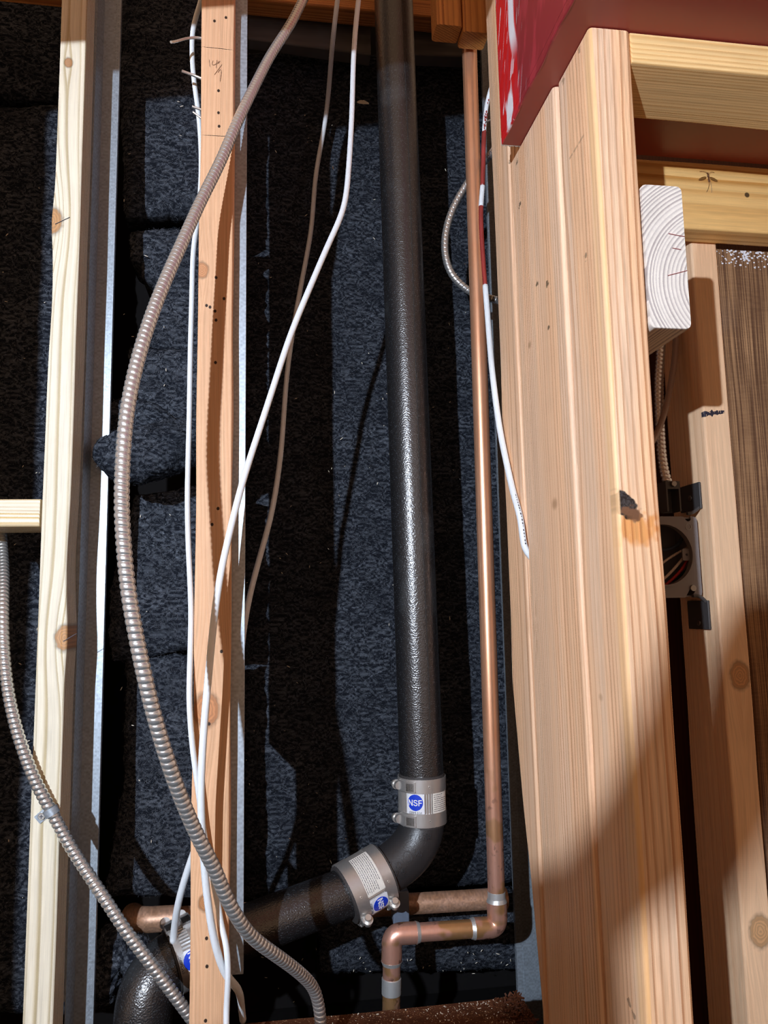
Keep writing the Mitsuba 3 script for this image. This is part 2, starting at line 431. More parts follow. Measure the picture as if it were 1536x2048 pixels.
def sill_fn(p, n, uv):
    d = fbm(p.x * 60, p.y * 60, 2.0)
    g = noise(p.x * 900, p.y * 900, 5.0)
    col = mix(mi.Color3f(*lin(66, 37, 22)), mi.Color3f(*lin(100, 60, 38)), d)
    return mix(col, mi.Color3f(*lin(196, 160, 122)), smoothstep(0.78, 0.9, g) * 0.7)


scene['mat_sill_wood'] = principled(mikit.proc(sill_fn), 0.8, spec=0.2)


def grey_fn(p, n, uv):
    l = noise(p.x * 4, p.z * 160, 1.0)
    return mi.Color3f(*lin(104, 100, 96)) * (0.65 + 0.5 * fbm(p.x * 20, p.z * 60, 3.0)) * (0.8 + 0.3 * l)


scene['mat_grey_plank'] = principled(mikit.proc(grey_fn), 0.8, spec=0.2)


def wool_fn(p, n, uv):
    a = fbm(p.x * 260 + 4 * noise(p.x * 80, p.z * 80, 9.0), p.y * 260, p.z * 280, octaves=3)
    b = fbm(p.x * 22, p.y * 22, p.z * 26, octaves=2)
    k = smoothstep(0.35, 0.78, a) * (0.35 + 0.95 * b)
    speck = smoothstep(0.70, 0.92, noise(p.x * 640, p.y * 640, p.z * 640)) * (0.3 + 0.9 * a)
    return mix(mi.Color3f(0.011, 0.0130, 0.018), mi.Color3f(0.080, 0.091, 0.110), dr.clip(k, 0, 1)) + mi.Color3f(0.075, 0.085, 0.10) * speck


scene['mat_black_wool'] = {'type': 'twosided', 'bsdf': {'type': 'diffuse', 'reflectance': mikit.proc(wool_fn)}}
scene['mat_wool_fibre'] = {'type': 'twosided', 'bsdf': {'type': 'diffuse', 'reflectance': {'type': 'rgb', 'value': [0.092, 0.102, 0.12]}}}
scene['mat_lint'] = principled(lin(214, 204, 186), 0.8)


def zinc_fn(p, n, uv):
    s = noise(p.x * 420, p.y * 420, p.z * 420)
    return mi.Color3f(0.41, 0.47, 0.53) * (0.72 + 0.45 * s)


scene['mat_zinc'] = principled(mikit.proc(zinc_fn), 0.45, metal=0.6, spec=0.5)
scene['mat_mc_steel'] = principled((0.74, 0.755, 0.75), 0.28, metal=0.85, spec=0.8)
scene['mat_stainless'] = principled((0.66, 0.65, 0.63), 0.34, metal=0.8, spec=0.8)
scene['mat_dark_steel'] = principled((0.30, 0.29, 0.28), 0.35, metal=1.0)
scene['mat_nail_steel'] = principled((0.75, 0.74, 0.70), 0.35, metal=0.9)


def iron_bump(p, n, uv):
    return fbm(p.x * 700, p.y * 700, p.z * 700, octaves=2)


def iron_fn(p, n, uv):
    rub = smoothstep(0.60, 0.75, fbm(p.x * 26, p.y * 26, p.z * 12))
    glints = smoothstep(0.66, 0.86, noise(p.x * 720, p.y * 720, p.z * 720))
    return mix(mi.Color3f(0.009, 0.009, 0.010), mi.Color3f(0.020, 0.022, 0.024), rub) + mi.Color3f(0.10, 0.12, 0.14) * glints * 0.25  # pale dots put the sparkle of the highlight into the base colour


scene['mat_cast_iron'] = {'type': 'twosided', 'bsdf': {'type': 'bumpmap', 'arbitrary': mikit.proc(iron_bump, eps=4e-4), 'scale': 0.00046, 'bsdf': principled(mikit.proc(iron_fn), 0.29, spec=0.95, clearcoat=1.0, clearcoat_gloss=0.86)['bsdf']}}
scene['mat_seam_iron'] = principled((0.030, 0.030, 0.030), 0.75, spec=0.15)
scene['mat_smooth_iron'] = {'type': 'twosided', 'bsdf': {'type': 'bumpmap', 'arbitrary': mikit.proc(iron_bump, eps=4e-4), 'scale': 0.00015, 'bsdf': principled((0.02, 0.02, 0.022), 0.42, spec=0.8)['bsdf']}}


def copper_fn(p, n, uv):
    w = fbm(p.x * 60, p.y * 60, p.z * 26)
    streak = noise(p.x * 500, p.y * 500, p.z * 14)
    col = mix(mi.Color3f(0.86, 0.42, 0.23), mi.Color3f(0.95, 0.54, 0.34), w) * (0.86 + 0.2 * streak)
    low = 1 - smoothstep(0.18, 0.42, p.z)
    spots = smoothstep(0.60, 0.72, fbm(p.x * 160, p.y * 160, p.z * 110)) * smoothstep(0.5, 0.62, fbm(p.x * 45, p.y * 45, p.z * 30, octaves=2)) * low
    col = mix(col, mi.Color3f(0.80, 0.46, 0.40), 0.6 * low)
    col = mix(col, mi.Color3f(0.16, 0.055, 0.045), spots * 0.8)
    flux = smoothstep(0.56, 0.66, fbm(p.x * 34 + 7, p.y * 34, p.z * 34)) * low
    return mix(col, mi.Color3f(0.52, 0.29, 0.08), flux * 0.75)


scene['mat_copper'] = principled(mikit.proc(copper_fn), 0.33, metal=0.75, spec=0.9)
scene['mat_aged_copper'] = principled(mikit.proc(lambda p, n, uv: mix(mi.Color3f(0.40, 0.21, 0.11), mi.Color3f(0.62, 0.38, 0.27), fbm(p.x * 90, p.y * 60, p.z * 150)) * (0.75 + 0.4 * noise(p.x * 500, p.z * 500))), 0.45, metal=0.45)
scene['mat_solder'] = principled((0.66, 0.68, 0.68), 0.4, metal=0.7)
scene['mat_white_jacket'] = principled(lin(224, 230, 234), 0.38, spec=0.5)


def print_fn(p, n, uv):
    # rows of fine printing worn to dashes along the jacket
    return mix(mi.Color3f(*lin(222, 234, 238)), mi.Color3f(0.08, 0.16, 0.2), 0.0)


scene['mat_red_paint'] = principled(mikit.proc(lambda p, n, uv: mix(mi.Color3f(*lin(128, 46, 42)), mi.Color3f(*lin(164, 62, 58)), noise(p.z * 60, p.x * 300))), 0.35)
WA, WB, WC = [(0.2770, 0.7562, 1.2379), (0.2770, 0.7789, 1.1336), (0.2770, 0.7941, 1.1186)]


def soffit_fn(p, n, uv):
    y, z = p.y, p.z
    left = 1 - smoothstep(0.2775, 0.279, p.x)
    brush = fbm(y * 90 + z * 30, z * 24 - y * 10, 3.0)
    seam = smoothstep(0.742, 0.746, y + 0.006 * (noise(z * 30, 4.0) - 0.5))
    col = mix(mi.Color3f(*lin(132, 42, 46)), mi.Color3f(*lin(196, 28, 30)), seam)  # nearer part of the side maroon: its shaded look put into the colour
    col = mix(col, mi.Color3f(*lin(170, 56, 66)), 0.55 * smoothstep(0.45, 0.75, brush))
    w1 = (1 - smoothstep(0.006, 0.012, dr.abs(y - WA[1] - 0.06 * (z - WA[2]) - 0.012 * (noise(z * 22, 5.0) - 0.5)))) * smoothstep(WA[2] - 0.06, WA[2] - 0.02, z)
    w2 = 1 - smoothstep(0.6, 1.0, dr.sqrt(dr.square((y - WB[1]) / 0.016) + dr.square((z - WB[2] + 0.6 * (y - WB[1])) / 0.034)) + 0.7 * (noise(y * 130, z * 60, 6.0) - 0.5))
    scr = smoothstep(0.80, 0.86, noise(y * 260 + z * 90, z * 40, 8.0)) * smoothstep(0.70, 0.80, y) * 0.7
    m = dr.clip(dr.maximum(dr.maximum(w1, w2), scr), 0, 1) * left
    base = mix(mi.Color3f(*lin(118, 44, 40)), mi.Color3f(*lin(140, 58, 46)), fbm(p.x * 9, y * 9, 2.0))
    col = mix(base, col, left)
    return mix(col, mi.Color3f(*lin(222, 220, 226)), m)


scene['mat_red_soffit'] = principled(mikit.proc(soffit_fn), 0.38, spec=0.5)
scene['mat_gypsum'] = principled(lin(196, 186, 174), 0.8)
scene['mat_box_steel'] = principled((0.20, 0.185, 0.19), 0.5, metal=0.4)
scene['mat_black_steel'] = principled((0.045, 0.042, 0.042), 0.45)
scene['mat_grey_jacket'] = principled(lin(140, 118, 106), 0.45)
scene['mat_wire_white'] = principled(lin(205, 190, 178), 0.4)
scene['mat_wire_red'] = principled(lin(170, 40, 40), 0.4)
scene['mat_wire_black'] = principled(lin(30, 30, 34), 0.4)
scene['mat_wire_green'] = principled(lin(30, 70, 50), 0.4)
scene['mat_wire_blue'] = principled(lin(70, 80, 96), 0.4)
scene['mat_label_white'] = principled(lin(222, 224, 230), 0.4)
scene['mat_label_cream'] = principled(lin(226, 222, 212), 0.4)
scene['mat_label_blue'] = principled(lin(20, 60, 196), 0.4)
scene['mat_label_ink'] = principled(lin(60, 58, 66), 0.5)
scene['mat_label_red'] = principled(lin(196, 40, 40), 0.5)
scene['mat_end_crack'] = principled(lin(150, 92, 90), 0.6)
scene['mat_label_yellow'] = principled(lin(226, 206, 40), 0.5)
scene['mat_clamp_grey'] = principled(lin(96, 106, 122), 0.5)
scene['mat_pencil'] = principled(lin(96, 66, 46), 0.7)
scene['mat_insect'] = principled(lin(92, 56, 28), 0.5)
scene['mat_insect_wing'] = principled(lin(120, 84, 40), 0.4)
scene['mat_dark_concrete'] = {'type': 'twosided', 'bsdf': {'type': 'diffuse', 'reflectance': {'type': 'rgb', 'value': [0.012, 0.011, 0.011]}}}
scene['mat_lamp_black'] = principled((0.03, 0.03, 0.03), 0.5)
# ------------------------------------------------------------------ the setting
ZT, ZB = 1.78, -0.118
obj('wall_back', slab(-1.1, 1.5, 1.40, 1.44, -0.12, ZT), 'dark_concrete', smooth=False, kind='structure')
obj('floor', slab(-1.1, 1.5, -1.0, 1.40, -0.17, -0.12), 'dark_concrete', smooth=False, kind='structure')
obj('wall_left', slab(-0.78, -0.74, 0.9, 1.40, -0.12, ZT), 'dark_concrete', smooth=False, kind='structure')
obj('wall_right', slab(0.99, 1.03, 0.8, 1.40, -0.12, ZT), 'dark_concrete', smooth=False, kind='structure')

# ------------------------------------------------------------------ left: pale furring stud with a block let in, steel channel behind
k = thing('furring_stud', 'pale cream pine stud with a split half-round knot on its edge, leftmost upright', 'stud')
obj('timber', lumber('z', (-0.2585, 0.900, ZB), (-0.2275, 0.943, ZT), 0.0028, 0.0007, 4, 0.02,
                     bumps=[(knot_a[2], 0.03, -0.0022, 0, -1), (knot_a[2] - 0.10, 0.06, 0.002, 0, -1), (knot_b[2], 0.03, 0.0018, 0, 1), (knot_b[2] + 0.09, 0.05, -0.0018, 0, 1)]), 'pale_pine', k)
for kc, kr, off in ((knot_a, 0.0125, -0.006), (knot_b, 0.0105, 0.003)):
    pts = [(kc[0] + off * 0.3 - kr * 0.2 + 0.003 + kr * 0.22 * i, 0.8995, kc[2] + kr * (0.12 * i - 0.35 + 0.12 * math.sin(2.2 * i))) for i in range(7)]
    obj('knot_crack', tube(pts, 0.00042, 6, ZB), 'label_ink', k)
b0 = [(-0.2609, 0.9000, 0.6916), (-0.2597, 0.9000, 0.6593)]
k = thing('blocking', 'short pale pine block butted level against the left side of the leftmost stud', 'block')
obj('timber', lumber('x', (-0.62, 0.901, b0[1][2]), (-0.2610, 0.975, b0[0][2]), 0.003, 0.0009, 6), 'pale_pine_cross', k)
t0 = [(-0.2954, 0.9000, 1.3120)][0]
k = thing('blocking', 'brown top block running out to the left above the leftmost stud bay', 'block')
obj('timber', lumber('x', (-0.62, 0.905, t0[2] + 0.070), (-0.2615, 0.985, t0[2] + 0.15), 0.003, 0.0009, 8), 'brown_header', k)

k = thing('steel_channel', 'galvanized steel channel behind the pale stud, its lip a bright bluish line', 'steel stud')
obj('web', folded([(-0.2262, 0.9445), (-0.2262, 0.9850)], 0.0008, 0.07, ZT), 'zinc', k)
obj('flange', folded([(-0.2258, 0.9850), (-0.2045, 0.9850), (-0.2045, 0.991)], 0.0010, 0.082, ZT), 'zinc', k)
obj('front_flange', folded([(-0.2267, 0.9445), (-0.256, 0.9445)], 0.0008, 0.13, ZT), 'zinc', k)
zs = np.arange(0.09, ZT, 0.0042)
kn = merge(*[slab(x - 0.0005, x + 0.0005, 0.98405, 0.98460, z, z + 0.0016) for i, z in enumerate(zs) for x in (-0.2105 + 0.0002 * (i % 2), -0.2072)])
obj('knurling', kn, 'zinc', k, smooth=False, kind='stuff')

# ------------------------------------------------------------------ middle: old orange stud with nails, thin steel flange behind
k = thing('wood_stud', 'old orange-brown fir stud full of nail holes, behind the hanging cables', 'stud')
obj('timber', lumber('z', (-0.0815, 0.840, ZB), (-0.0425, 0.862, ZT), 0.0022, 0.0010, 12, 0.012), 'old_fir', k)
for pts, r in (([(-0.0811, 0.8510, 1.2485), (-0.0955, 0.8480, 1.2452), (-0.1072, 0.8400, 1.2341), (-0.1150, 0.8300, 1.2232)], 0.0016), ([(-0.0805, 0.8510, 1.1951), (-0.0921, 0.8500, 1.1985), (-0.1038, 0.8450, 1.1987)], 0.0017),
               ([(-0.0819, 0.8520, 1.1559), (-0.0922, 0.8500, 1.1575)], 0.0015), ([(-0.0817, 0.8520, 1.1450), (-0.0909, 0.8500, 1.1505)], 0.0012)):
    obj('nail', tube(pts, [r] * 1 if False else r, 10, 0.003, curve=True), 'nail_steel', k, label='bent nail sticking out of the left edge')
# pencilled figure 14 1/9 and ruled line
STROKES = [[(-0.0721, 0.8396, 1.2126), (-0.0708, 0.8396, 1.2030)], [(-0.0674, 0.8396, 1.2117), (-0.0680, 0.8396, 1.2058), (-0.0633, 0.8396, 1.2082)], [(-0.0628, 0.8396, 1.2129), (-0.0638, 0.8396, 1.2023)], [(-0.0569, 0.8396, 1.2076), (-0.0655, 0.8396, 1.1937)], [(-0.0610, 0.8396, 1.2117), (-0.0621, 0.8396, 1.2077), (-0.0592, 0.8396, 1.2119)], [(-0.0615, 0.8396, 1.1967), (-0.0586, 0.8396, 1.2009), (-0.0574, 0.8396, 1.1965)], [(-0.0574, 0.8396, 1.1984), (-0.0590, 0.8396, 1.1853)]]
obj('pencil_figure', merge(*[tube(np.array(s), 0.00022, 5, 0.002, curve=len(s) > 2) for s in STROKES]), 'pencil', k, smooth=True, label='pencilled measurement')
k = thing('steel_channel', 'thin galvanized flange showing as a pale line along the right of the orange stud', 'steel stud')
obj('flange', folded([(-0.0740, 0.8640), (-0.0285, 0.8640), (-0.0285, 0.8720)], 0.0009, 0.178, ZT), 'zinc', k)
wp = trimesh.creation.extrude_polygon(sbox(0.8645, 0.178, 1.010, ZT).difference(sbox(0.886, 0.30, 1.1, 0.42)).difference(sbox(0.925, 0.1, 1.1, 0.35)), 0.0008, engine='earcut')
obj('web', trimesh.Trimesh(np.stack([-0.0739 + wp.vertices[:, 2], wp.vertices[:, 0], wp.vertices[:, 1]], 1), wp.faces, process=False), 'zinc', k, smooth=False)

# ------------------------------------------------------------------ right: the built-up post
k = thing('post_board', 'foremost board of the post, edge on, with a black pitch knot and yellow resin streak', 'board')
obj('timber', lumber('z', (0.3040, 0.620, ZB), (0.3455, 0.7025, 1.1120), 0.0038, 0.0006, 20), 'post_fir', k)
k = thing('post_board', 'wide second board of the post with torn grain, between the front and rear boards', 'board')
obj('timber', lumber('z', (0.3005, 0.7040, ZB), (0.3380, 0.8500, 1.1120), 0.0045, 0.0006, 21), 'post_fir', k)
m = lumber('z', (0.3015, 0.8610, ZB), (0.3400, 0.9300, ZT), 0.003, 0.0009, 22, 0.015)
v = m.vertices.copy()
back = v[:, 1] > 0.895
v[back, 1] -= np.clip((0.47 - v[back, 2]) / 0.36, 0, 1) * 0.058
m = trimesh.Trimesh(v, m.faces, process=False)
k = thing('post_board', 'rearmost rough board of the post, narrowing to its foot, tall and behind the red soffit', 'board')
obj('timber', m, 'post_fir', k)
nh = [(0.3310, 0.9900, 1.4191)][0]

k = thing('steel_channel', 'galvanized steel stud behind the post and copper riser, bright only near its foot', 'steel stud')
obj('flange', folded([(0.3790, 1.2080), (0.3790, 1.2000), (0.4250, 1.2000)], 0.0009, ZB, ZT), 'zinc', k)
obj('web', folded([(0.4250, 1.2010), (0.4250, 1.2500)], 0.0008, ZB, ZT), 'zinc', k)
obj('crease', slab(0.3890, 0.3898, 1.1988, 1.1996, ZB, ZT), 'zinc', k, smooth=False)

# ------------------------------------------------------------------ red soffit over the post
k = thing('painted_soffit', 'red painted soffit with white scrapes resting on top of the post', 'soffit')
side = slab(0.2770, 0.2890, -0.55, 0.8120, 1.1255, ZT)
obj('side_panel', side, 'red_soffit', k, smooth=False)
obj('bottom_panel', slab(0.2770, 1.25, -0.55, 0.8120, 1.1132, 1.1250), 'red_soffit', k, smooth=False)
pts = [(0.2768 + 0.0008 * math.sin(i * 1.7), 0.80 - 0.026 * i, 1.1142 + 0.0006 * math.sin(i * 2.3)) for i in range(52)]
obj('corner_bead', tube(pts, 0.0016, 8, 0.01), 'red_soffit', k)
fl = [rbox((0.2775 + 0.0013 * i, 0.8122, 1.1135), (0.2787 + 0.0013 * i, 0.8122 + 0.0015 + 0.003 * float(rng.random()), 1.118 + 0.006 * float(rng.random())), 0.0002) for i in range(18)]
obj('torn_edge', merge(*fl), 'gypsum', k, smooth=False, kind='stuff')

# ------------------------------------------------------------------ framing at the right, under the soffit
k = thing('cross_beam', 'pale striped two-by-four running right from the top of the post under the red soffit', 'beam')
obj('timber', lumber('x', (0.3465, 0.620, 1.0790), (0.95, 0.7020, 1.1125), 0.003, 0.0007, 30), 'yellow_pine', k)
k = thing('short_joist', 'short joist beside the post showing its sawn white end grain', 'joist')
obj('timber', lumber('y', (0.3480, 0.622, 0.8120), (0.3890, 0.7900, 0.9545), 0.005, 0.0005, 33), 'cut_pine', k)
CRACKS = [[(0.3723, 0.6214, 0.9055), (0.3798, 0.6214, 0.9044), (0.3884, 0.6214, 0.9034)], [(0.3687, 0.6214, 0.8636), (0.3785, 0.6214, 0.8665), (0.3884, 0.6214, 0.8695)], [(0.3753, 0.6214, 0.8912), (0.3838, 0.6214, 0.8901)]]
obj('end_crack', merge(*[tube(np.array(c), 0.00035, 6, curve=False) for c in CRACKS]), 'end_crack', k, smooth=True, label='reddish drying crack')
k = thing('ledger_board', 'yellow ledger board on the right with an insect on it', 'board')
obj('timber', lumber('x', (0.392, 0.8150, 1.0215), (0.95, 0.8500, 1.1110), 0.003, 0.0006, 35), 'ledger_pine', k)
k = thing('jack_stud', 'pinkish tan stud at the right with a black marker stroke', 'stud')
obj('timber', lumber('z', (0.5405, 0.8520, ZB), (0.5770, 0.9400, 1.1110), 0.003, 0.0006, 46), 'jack_fir', k)
k = thing('rough_plank', 'dark brown rough-sawn plank at the right edge under the ledger', 'plank')
m = lumber('z', (0.5797, 0.8600, ZB), (0.90, 0.8900, 1.0205), 0.004, 0.0016, 50, 0.006)
v = m.vertices.copy()
v[:, 0] += np.where(v[:, 0] < 0.62, np.clip((0.75 - v[:, 2]) * 0.012, -0.004, 0.01), 0)
obj('timber', trimesh.Trimesh(v, m.faces, process=False), 'rough_plank', k)
sp = []
for i in range(120):
    cx, cz = 0.625 + 0.05 * rng.normal() * 0.55, 1.0195 - abs(rng.normal()) * 0.011
    sp.append(ball((cx, 0.8595, cz), 0.0006 + 0.0013 * rng.random(), (1, 0.4, 0.8), 1))
k2 = obj('plaster_spatter', merge(*sp), 'label_white', smooth=True, label='white plaster spatter on the top of the rough brown plank', cat='plaster', kind='stuff')
k = thing('backing_panel', 'dark reddish brown wood panel at the back of the bay behind the junction box', 'panel')
obj('sheet', slab(0.3800, 0.985, 1.010, 1.030, ZB, ZT), 'dark_timber', k, smooth=False)
obj('edge_strip', lumber('z', (0.470, 0.985, ZB), (0.512, 1.0095, 1.11), 0.002, 0.0005, 52), 'dark_timber', k)

# ------------------------------------------------------------------ timbers across the top
h0 = [(0.1658, 1.1300, 1.5615)][0]
k = thing('header_board', 'orange header board across the top behind the pipe', 'board')
obj('timber', lumber('x', (-0.21, 1.150, h0[2] + 0.010), (0.32, 1.188, h0[2] + 0.17), 0.003, 0.0008, 61), 'brown_header', k)
for xa, xb, za, zb, lab in ((-0.0379, 0.177, 1.5419, 1.5331, 'grey weathered plank across the top left of the pipe'), (0.2294, 0.3724, 1.5403, 1.5486, 'grey weathered plank across the top right of the pipe')):
    k = thing('grey_plank', lab, 'plank')
    m = lumber('x', (xa, 1.205, 0.0), (xb, 1.232, 0.20), 0.003, 0.002, 62, 0.015)
    v = m.vertices.copy()
    v[:, 2] += za + (zb - za) * (v[:, 0] - xa) / (xb - xa)
    obj('timber', trimesh.Trimesh(v, m.faces, process=False), 'grey_plank', k)
b0, b1, b2 = [(0.2386, 0.9650, 1.3989), (0.2779, 0.9650, 1.3919), (0.3179, 0.9650, 1.3945)]
for (xa, xb, z), lab in (((b0[0], b1[0] - 0.0004, b0[2]), 'left one of two brown trimmer boards hanging over the copper riser'), ((b1[0] + 0.0004, b2[0], b1[2]), 'right one of two brown trimmer boards hanging over the copper riser, by the red soffit')):
    k = thing('trimmer_board', lab, 'board')
    obj('timber', lumber('z', (xa, 0.965, z), (xb, 1.0000, ZT), 0.004, 0.001, 63), 'brown_trimmer', k)

# ------------------------------------------------------------------ sill plate and dust
k = thing('sill_plate', 'dusty brown sill plate on the floor at the bottom between stud and post', 'sill')
obj('timber', lumber('x', (-0.030, 0.770, ZB), (0.2975, 0.950, 0.0870), 0.004, 0.0012, 70), 'sill_wood', k)
cr = []
for i in range(260):
    x = 0.2965 - abs(rng.normal()) * 0.10 if i % 3 else -0.02 + 0.31 * rng.random()
    y = 0.945 - abs(rng.normal()) * 0.035 if i % 4 else 0.79 + 0.155 * rng.random()
    if x < -0.025 or y < 0.78:
        continue
    s = 0.0005 + 0.0008 * rng.random() ** 2
    m = trimesh.creation.box((s * (1 + 3 * rng.random() ** 3), s, s * 0.7))
    m.apply_transform(trimesh.transformations.rotation_matrix(6.3 * rng.random(), rng.normal(size=3)))
    m.apply_translation((x, y, 0.0874 + s * 0.3))
    cr.append(m)
obj('sawdust', merge(*cr), 'lint', smooth=False, label='sawdust crumbs scattered along the brown sill plate', cat='sawdust', kind='stuff')
cr = []
for i in range(420):
    q = rng.random() ** 0.5
    x, y = 0.2955 - 0.05 * (1 - q) * 1.0 * rng.random(), 0.945 - 0.07 * rng.random()
    h = max(0, 0.010 - 0.35 * (0.2965 - x)) * rng.random()
    s = 0.0008 + 0.0016 * rng.random()
    m = trimesh.creation.box((s * (1 + 4 * rng.random() ** 2), s, s * 0.6))
    m.apply_transform(trimesh.transformations.rotation_matrix(6.3 * rng.random(), rng.normal(size=3)))
    m.apply_translation((x, y, 0.0878 + h))
    cr.append(m)
obj('debris_heap', merge(*cr), 'dark_timber', smooth=False, label='heap of dark debris in the corner between sill plate and post', cat='debris', kind='stuff')
# ------------------------------------------------------------------ black cast iron drain
EYEP = EYE


def coupling(key_label, p0, p1, r0, r1, screws, label_arc, nsf_ang, flip=1, roll=0.0, lab='') :
    k = thing('pipe_coupling', key_label, 'coupling')
    d = Drum(p0, p1, EYEP)
    L = d.L
    obj('gasket', cyl(d.p - d.ax * 0.0015, d.p + d.ax * (L + 0.0015), (r0 + r1) / 2 - 0.0016, 48), 'black_steel', k)
    rm = (r0 + r1) / 2
    obj('shield', d.band(L * 0.03, L * 0.97, rm - 0.0012, 0.0009, 240, 0.00035, 60), 'stainless', k, smooth=40, label='corrugated steel shield')
    bands = ((0.02 * L, 0.30 * L, r0), (0.70 * L, 0.98 * L, r1))
    for s0, s1, r in bands:
        b = obj('band', d.band(s0, s1, r, 0.0006, 72), 'stainless', k, label='smooth steel clamping band')
        sm = (s0 + s1) / 2
        q = d.at(18.0 + roll, sm, r + 0.0007)
        obj('rivet', cyl(q - d.e1 * 0.001, q + unit(q - d.p - d.ax * sm) * 0.0006, 0.0014, 12), 'nail_steel', b)
        q2 = d.at(18.0 + roll, sm, r + 0.0009)
        obj('rivet_hole', ball(q2, 0.0007, sub=1), 'label_ink', b)
    for ang in screws:
        for s0, s1, r in bands:
            sm = (s0 + s1) / 2
            w = 26.0
            h = obj('worm_housing', d.band(sm - 0.0062, sm + 0.0062, r + 0.0006, 0.0042, 10, a0=ang, a1=ang + w), 'stainless', k, smooth=20, label='slotted worm-drive housing')
            sl = [d.band(sm - 0.0052, sm + 0.0048, r + 0.0047, 0.0007, 2, a0=ang + w + 2.0 + 2.6 * i, a1=ang + w + 3.2 + 2.6 * i) for i in range(7)]
            obj('thread', merge(*sl), 'dark_steel', h, smooth=False)
            obj('strap_tail', d.band(sm - 0.0066, sm + 0.0066, r + 0.0005, 0.0040, 14, a0=ang + w, a1=ang + w + 22), 'stainless', k, smooth=20)
            c = d.at(ang - 2, sm, r + 0.0045)
            tang = unit(d.at(ang + 8, sm, r) - d.at(ang - 8, sm, r))
            s = obj('screw_head', cyl(c - tang * 0.011, c + tang * 0.004, 0.0046, 16, bev=0.0008), 'nail_steel', k)
            obj('collar', merge(cyl(c - tang * 0.0035, c - tang * 0.0022, 0.0066, 16), cyl(c + tang * 0.001, c + tang * 0.006, 0.0056, 16)), 'stainless', s)
    # paper labels
    mid = L / 2
    rl = rm + 0.0002
    hw = np.degrees(0.0125 / rl)
    obj('maker_label', d.band(mid - 0.0135, mid + 0.0135, rl, 0.0003, 24, a0=nsf_ang - hw, a1=nsf_ang + hw), 'label_white', k, label='white label with a round blue certification mark')
    disc = trimesh.creation.cylinder(radius=0.0105, height=0.0004, sections=48)
    disc.apply_translation([0, 0, 0.0002])
    dm = obj('mark_disc', d.wrap(disc, nsf_ang, mid + 0.0018, rl + 0.0004), 'label_blue', k, smooth=False, label='blue disc')
    obj('mark_letters', d.wrap(meshkit.text_mesh('NSF', 0.0074, 0.0003, bold=True), nsf_ang, mid + 0.0018, rl + 0.0012), 'label_white', k, smooth=False, label='white letters NSF')
    obj('mark_caption', d.wrap(meshkit.text_mesh('CISPI 310', 0.0026, 0.0003), nsf_ang, mid - 0.0112, rl + 0.0005), 'label_ink', k, smooth=False, label='small lettering CISPI 310')
    a0, a1 = label_arc
    obj('text_label', d.band(mid - 0.0138, mid + 0.0138, rl, 0.0003, 40, a0=a0, a1=a1), 'label_cream', k, label='cream label with fine print')
    rows = []
    for i in range(9):
        s = mid + 0.0105 - 0.0026 * i
        a = a0 + 3
        while a < a1 - 6:
            w = 1.5 + 5 * rng.random()
            if not (i < 2 and a > a1 - 22):
                rows.append(d.band(s - 0.00035, s + 0.00040, rl + 0.0003, 0.0001, 2, a0=a, a1=min(a + w, a1 - 4)))
            a += w + 1.2
    obj('fine_print', merge(*rows), 'label_ink', k, smooth=False, kind='stuff')
    return k, d


st = [(0.1934, 1.0600, 1.5151), (0.1967, 1.0600, 0.9530), (0.2078, 1.0600, 0.3298)]
st = np.array(st)
sd = unit(st[2] - st[0])
stack_top = st[2] - sd * 1.46
stack_end = st[2] + sd * 0.012
k = thing('cast_iron_pipe', 'tall black cast iron drain pipe with sparkling rough skin in the middle bay', 'pipe')
obj('barrel', cyl(stack_top, stack_end, 0.0304, 96), 'cast_iron', k)
sdm = Drum(stack_end, stack_top, EYEP)
seam = [sdm.at(27.0 + 1.5 * math.sin(q * 9), q, 0.0303) for q in np.linspace(0.06, 1.40, 60)]
obj('mould_seam', tube(seam, 0.00045, 6, 0.01), 'seam_iron', k)
c1a, c1b = np.array([(0.2075, 1.0600, 0.2653)][0]), st[2]
coupling('upright steel coupling clamping the tall drain pipe to the elbow', c1a, c1b, 0.0329, 0.0329, (-62,), (26, 74), -16)

E2 = np.array([(0.1505, 1.0450, 0.2093), (0.0965, 1.0300, 0.1894)])
ax2 = unit(E2[1] - E2[0])
# elbow: from the first coupling's foot to the second coupling's mouth, a smooth quarter-like bend
Pa, Pb = c1a - np.array([0, 0, 0.0]) - unit(c1b - c1a) * -0.012, E2[0] + ax2 * 0.010
da = -unit(c1b - c1a)
tt = np.linspace(0, 1, 40)[:, None]
span = np.linalg.norm(Pb - Pa) * 1.02
elbow_path = (2 * tt**3 - 3 * tt**2 + 1) * Pa + (tt**3 - 2 * tt**2 + tt) * da * span * 1.25 + (-2 * tt**3 + 3 * tt**2) * Pb + (tt**3 - tt**2) * ax2 * span * 1.25
k = thing('pipe_elbow', 'black cast iron elbow with raised foundry lettering below the tall drain pipe', 'elbow')
er = 0.0300 + 0.0015 * np.sin(np.linspace(0, np.pi, 40))
obj('bend', tube(elbow_path, er, 64, curve=False), 'smooth_iron', k)
et, eA, eB = frames(elbow_path)


def on_bend(mesh, f, up_deg, ang, lift=0.0, path=elbow_path, rad=0.0312, turn=0.0):
    """Raised lettering laid on the bend: f along the path, turned by up_deg, at ang degrees round towards the camera."""
    i = int(f * (len(path) - 1))
    t = unit(path[min(i + 1, len(path) - 1)] - path[max(i - 1, 0)])
    d = Drum(path[i] - t * 0.001, path[i] + t * 0.001, EYEP)
    m = mesh.copy()
    c = (m.bounds[0] + m.bounds[1]) / 2
    m.apply_translation([-c[0], -c[1], 0])
    m.apply_transform(trimesh.transformations.rotation_matrix(math.radians(up_deg), [0, 0, 1]))
    return d.wrap(m, ang, 0.001, rad + 0.0006 + lift)


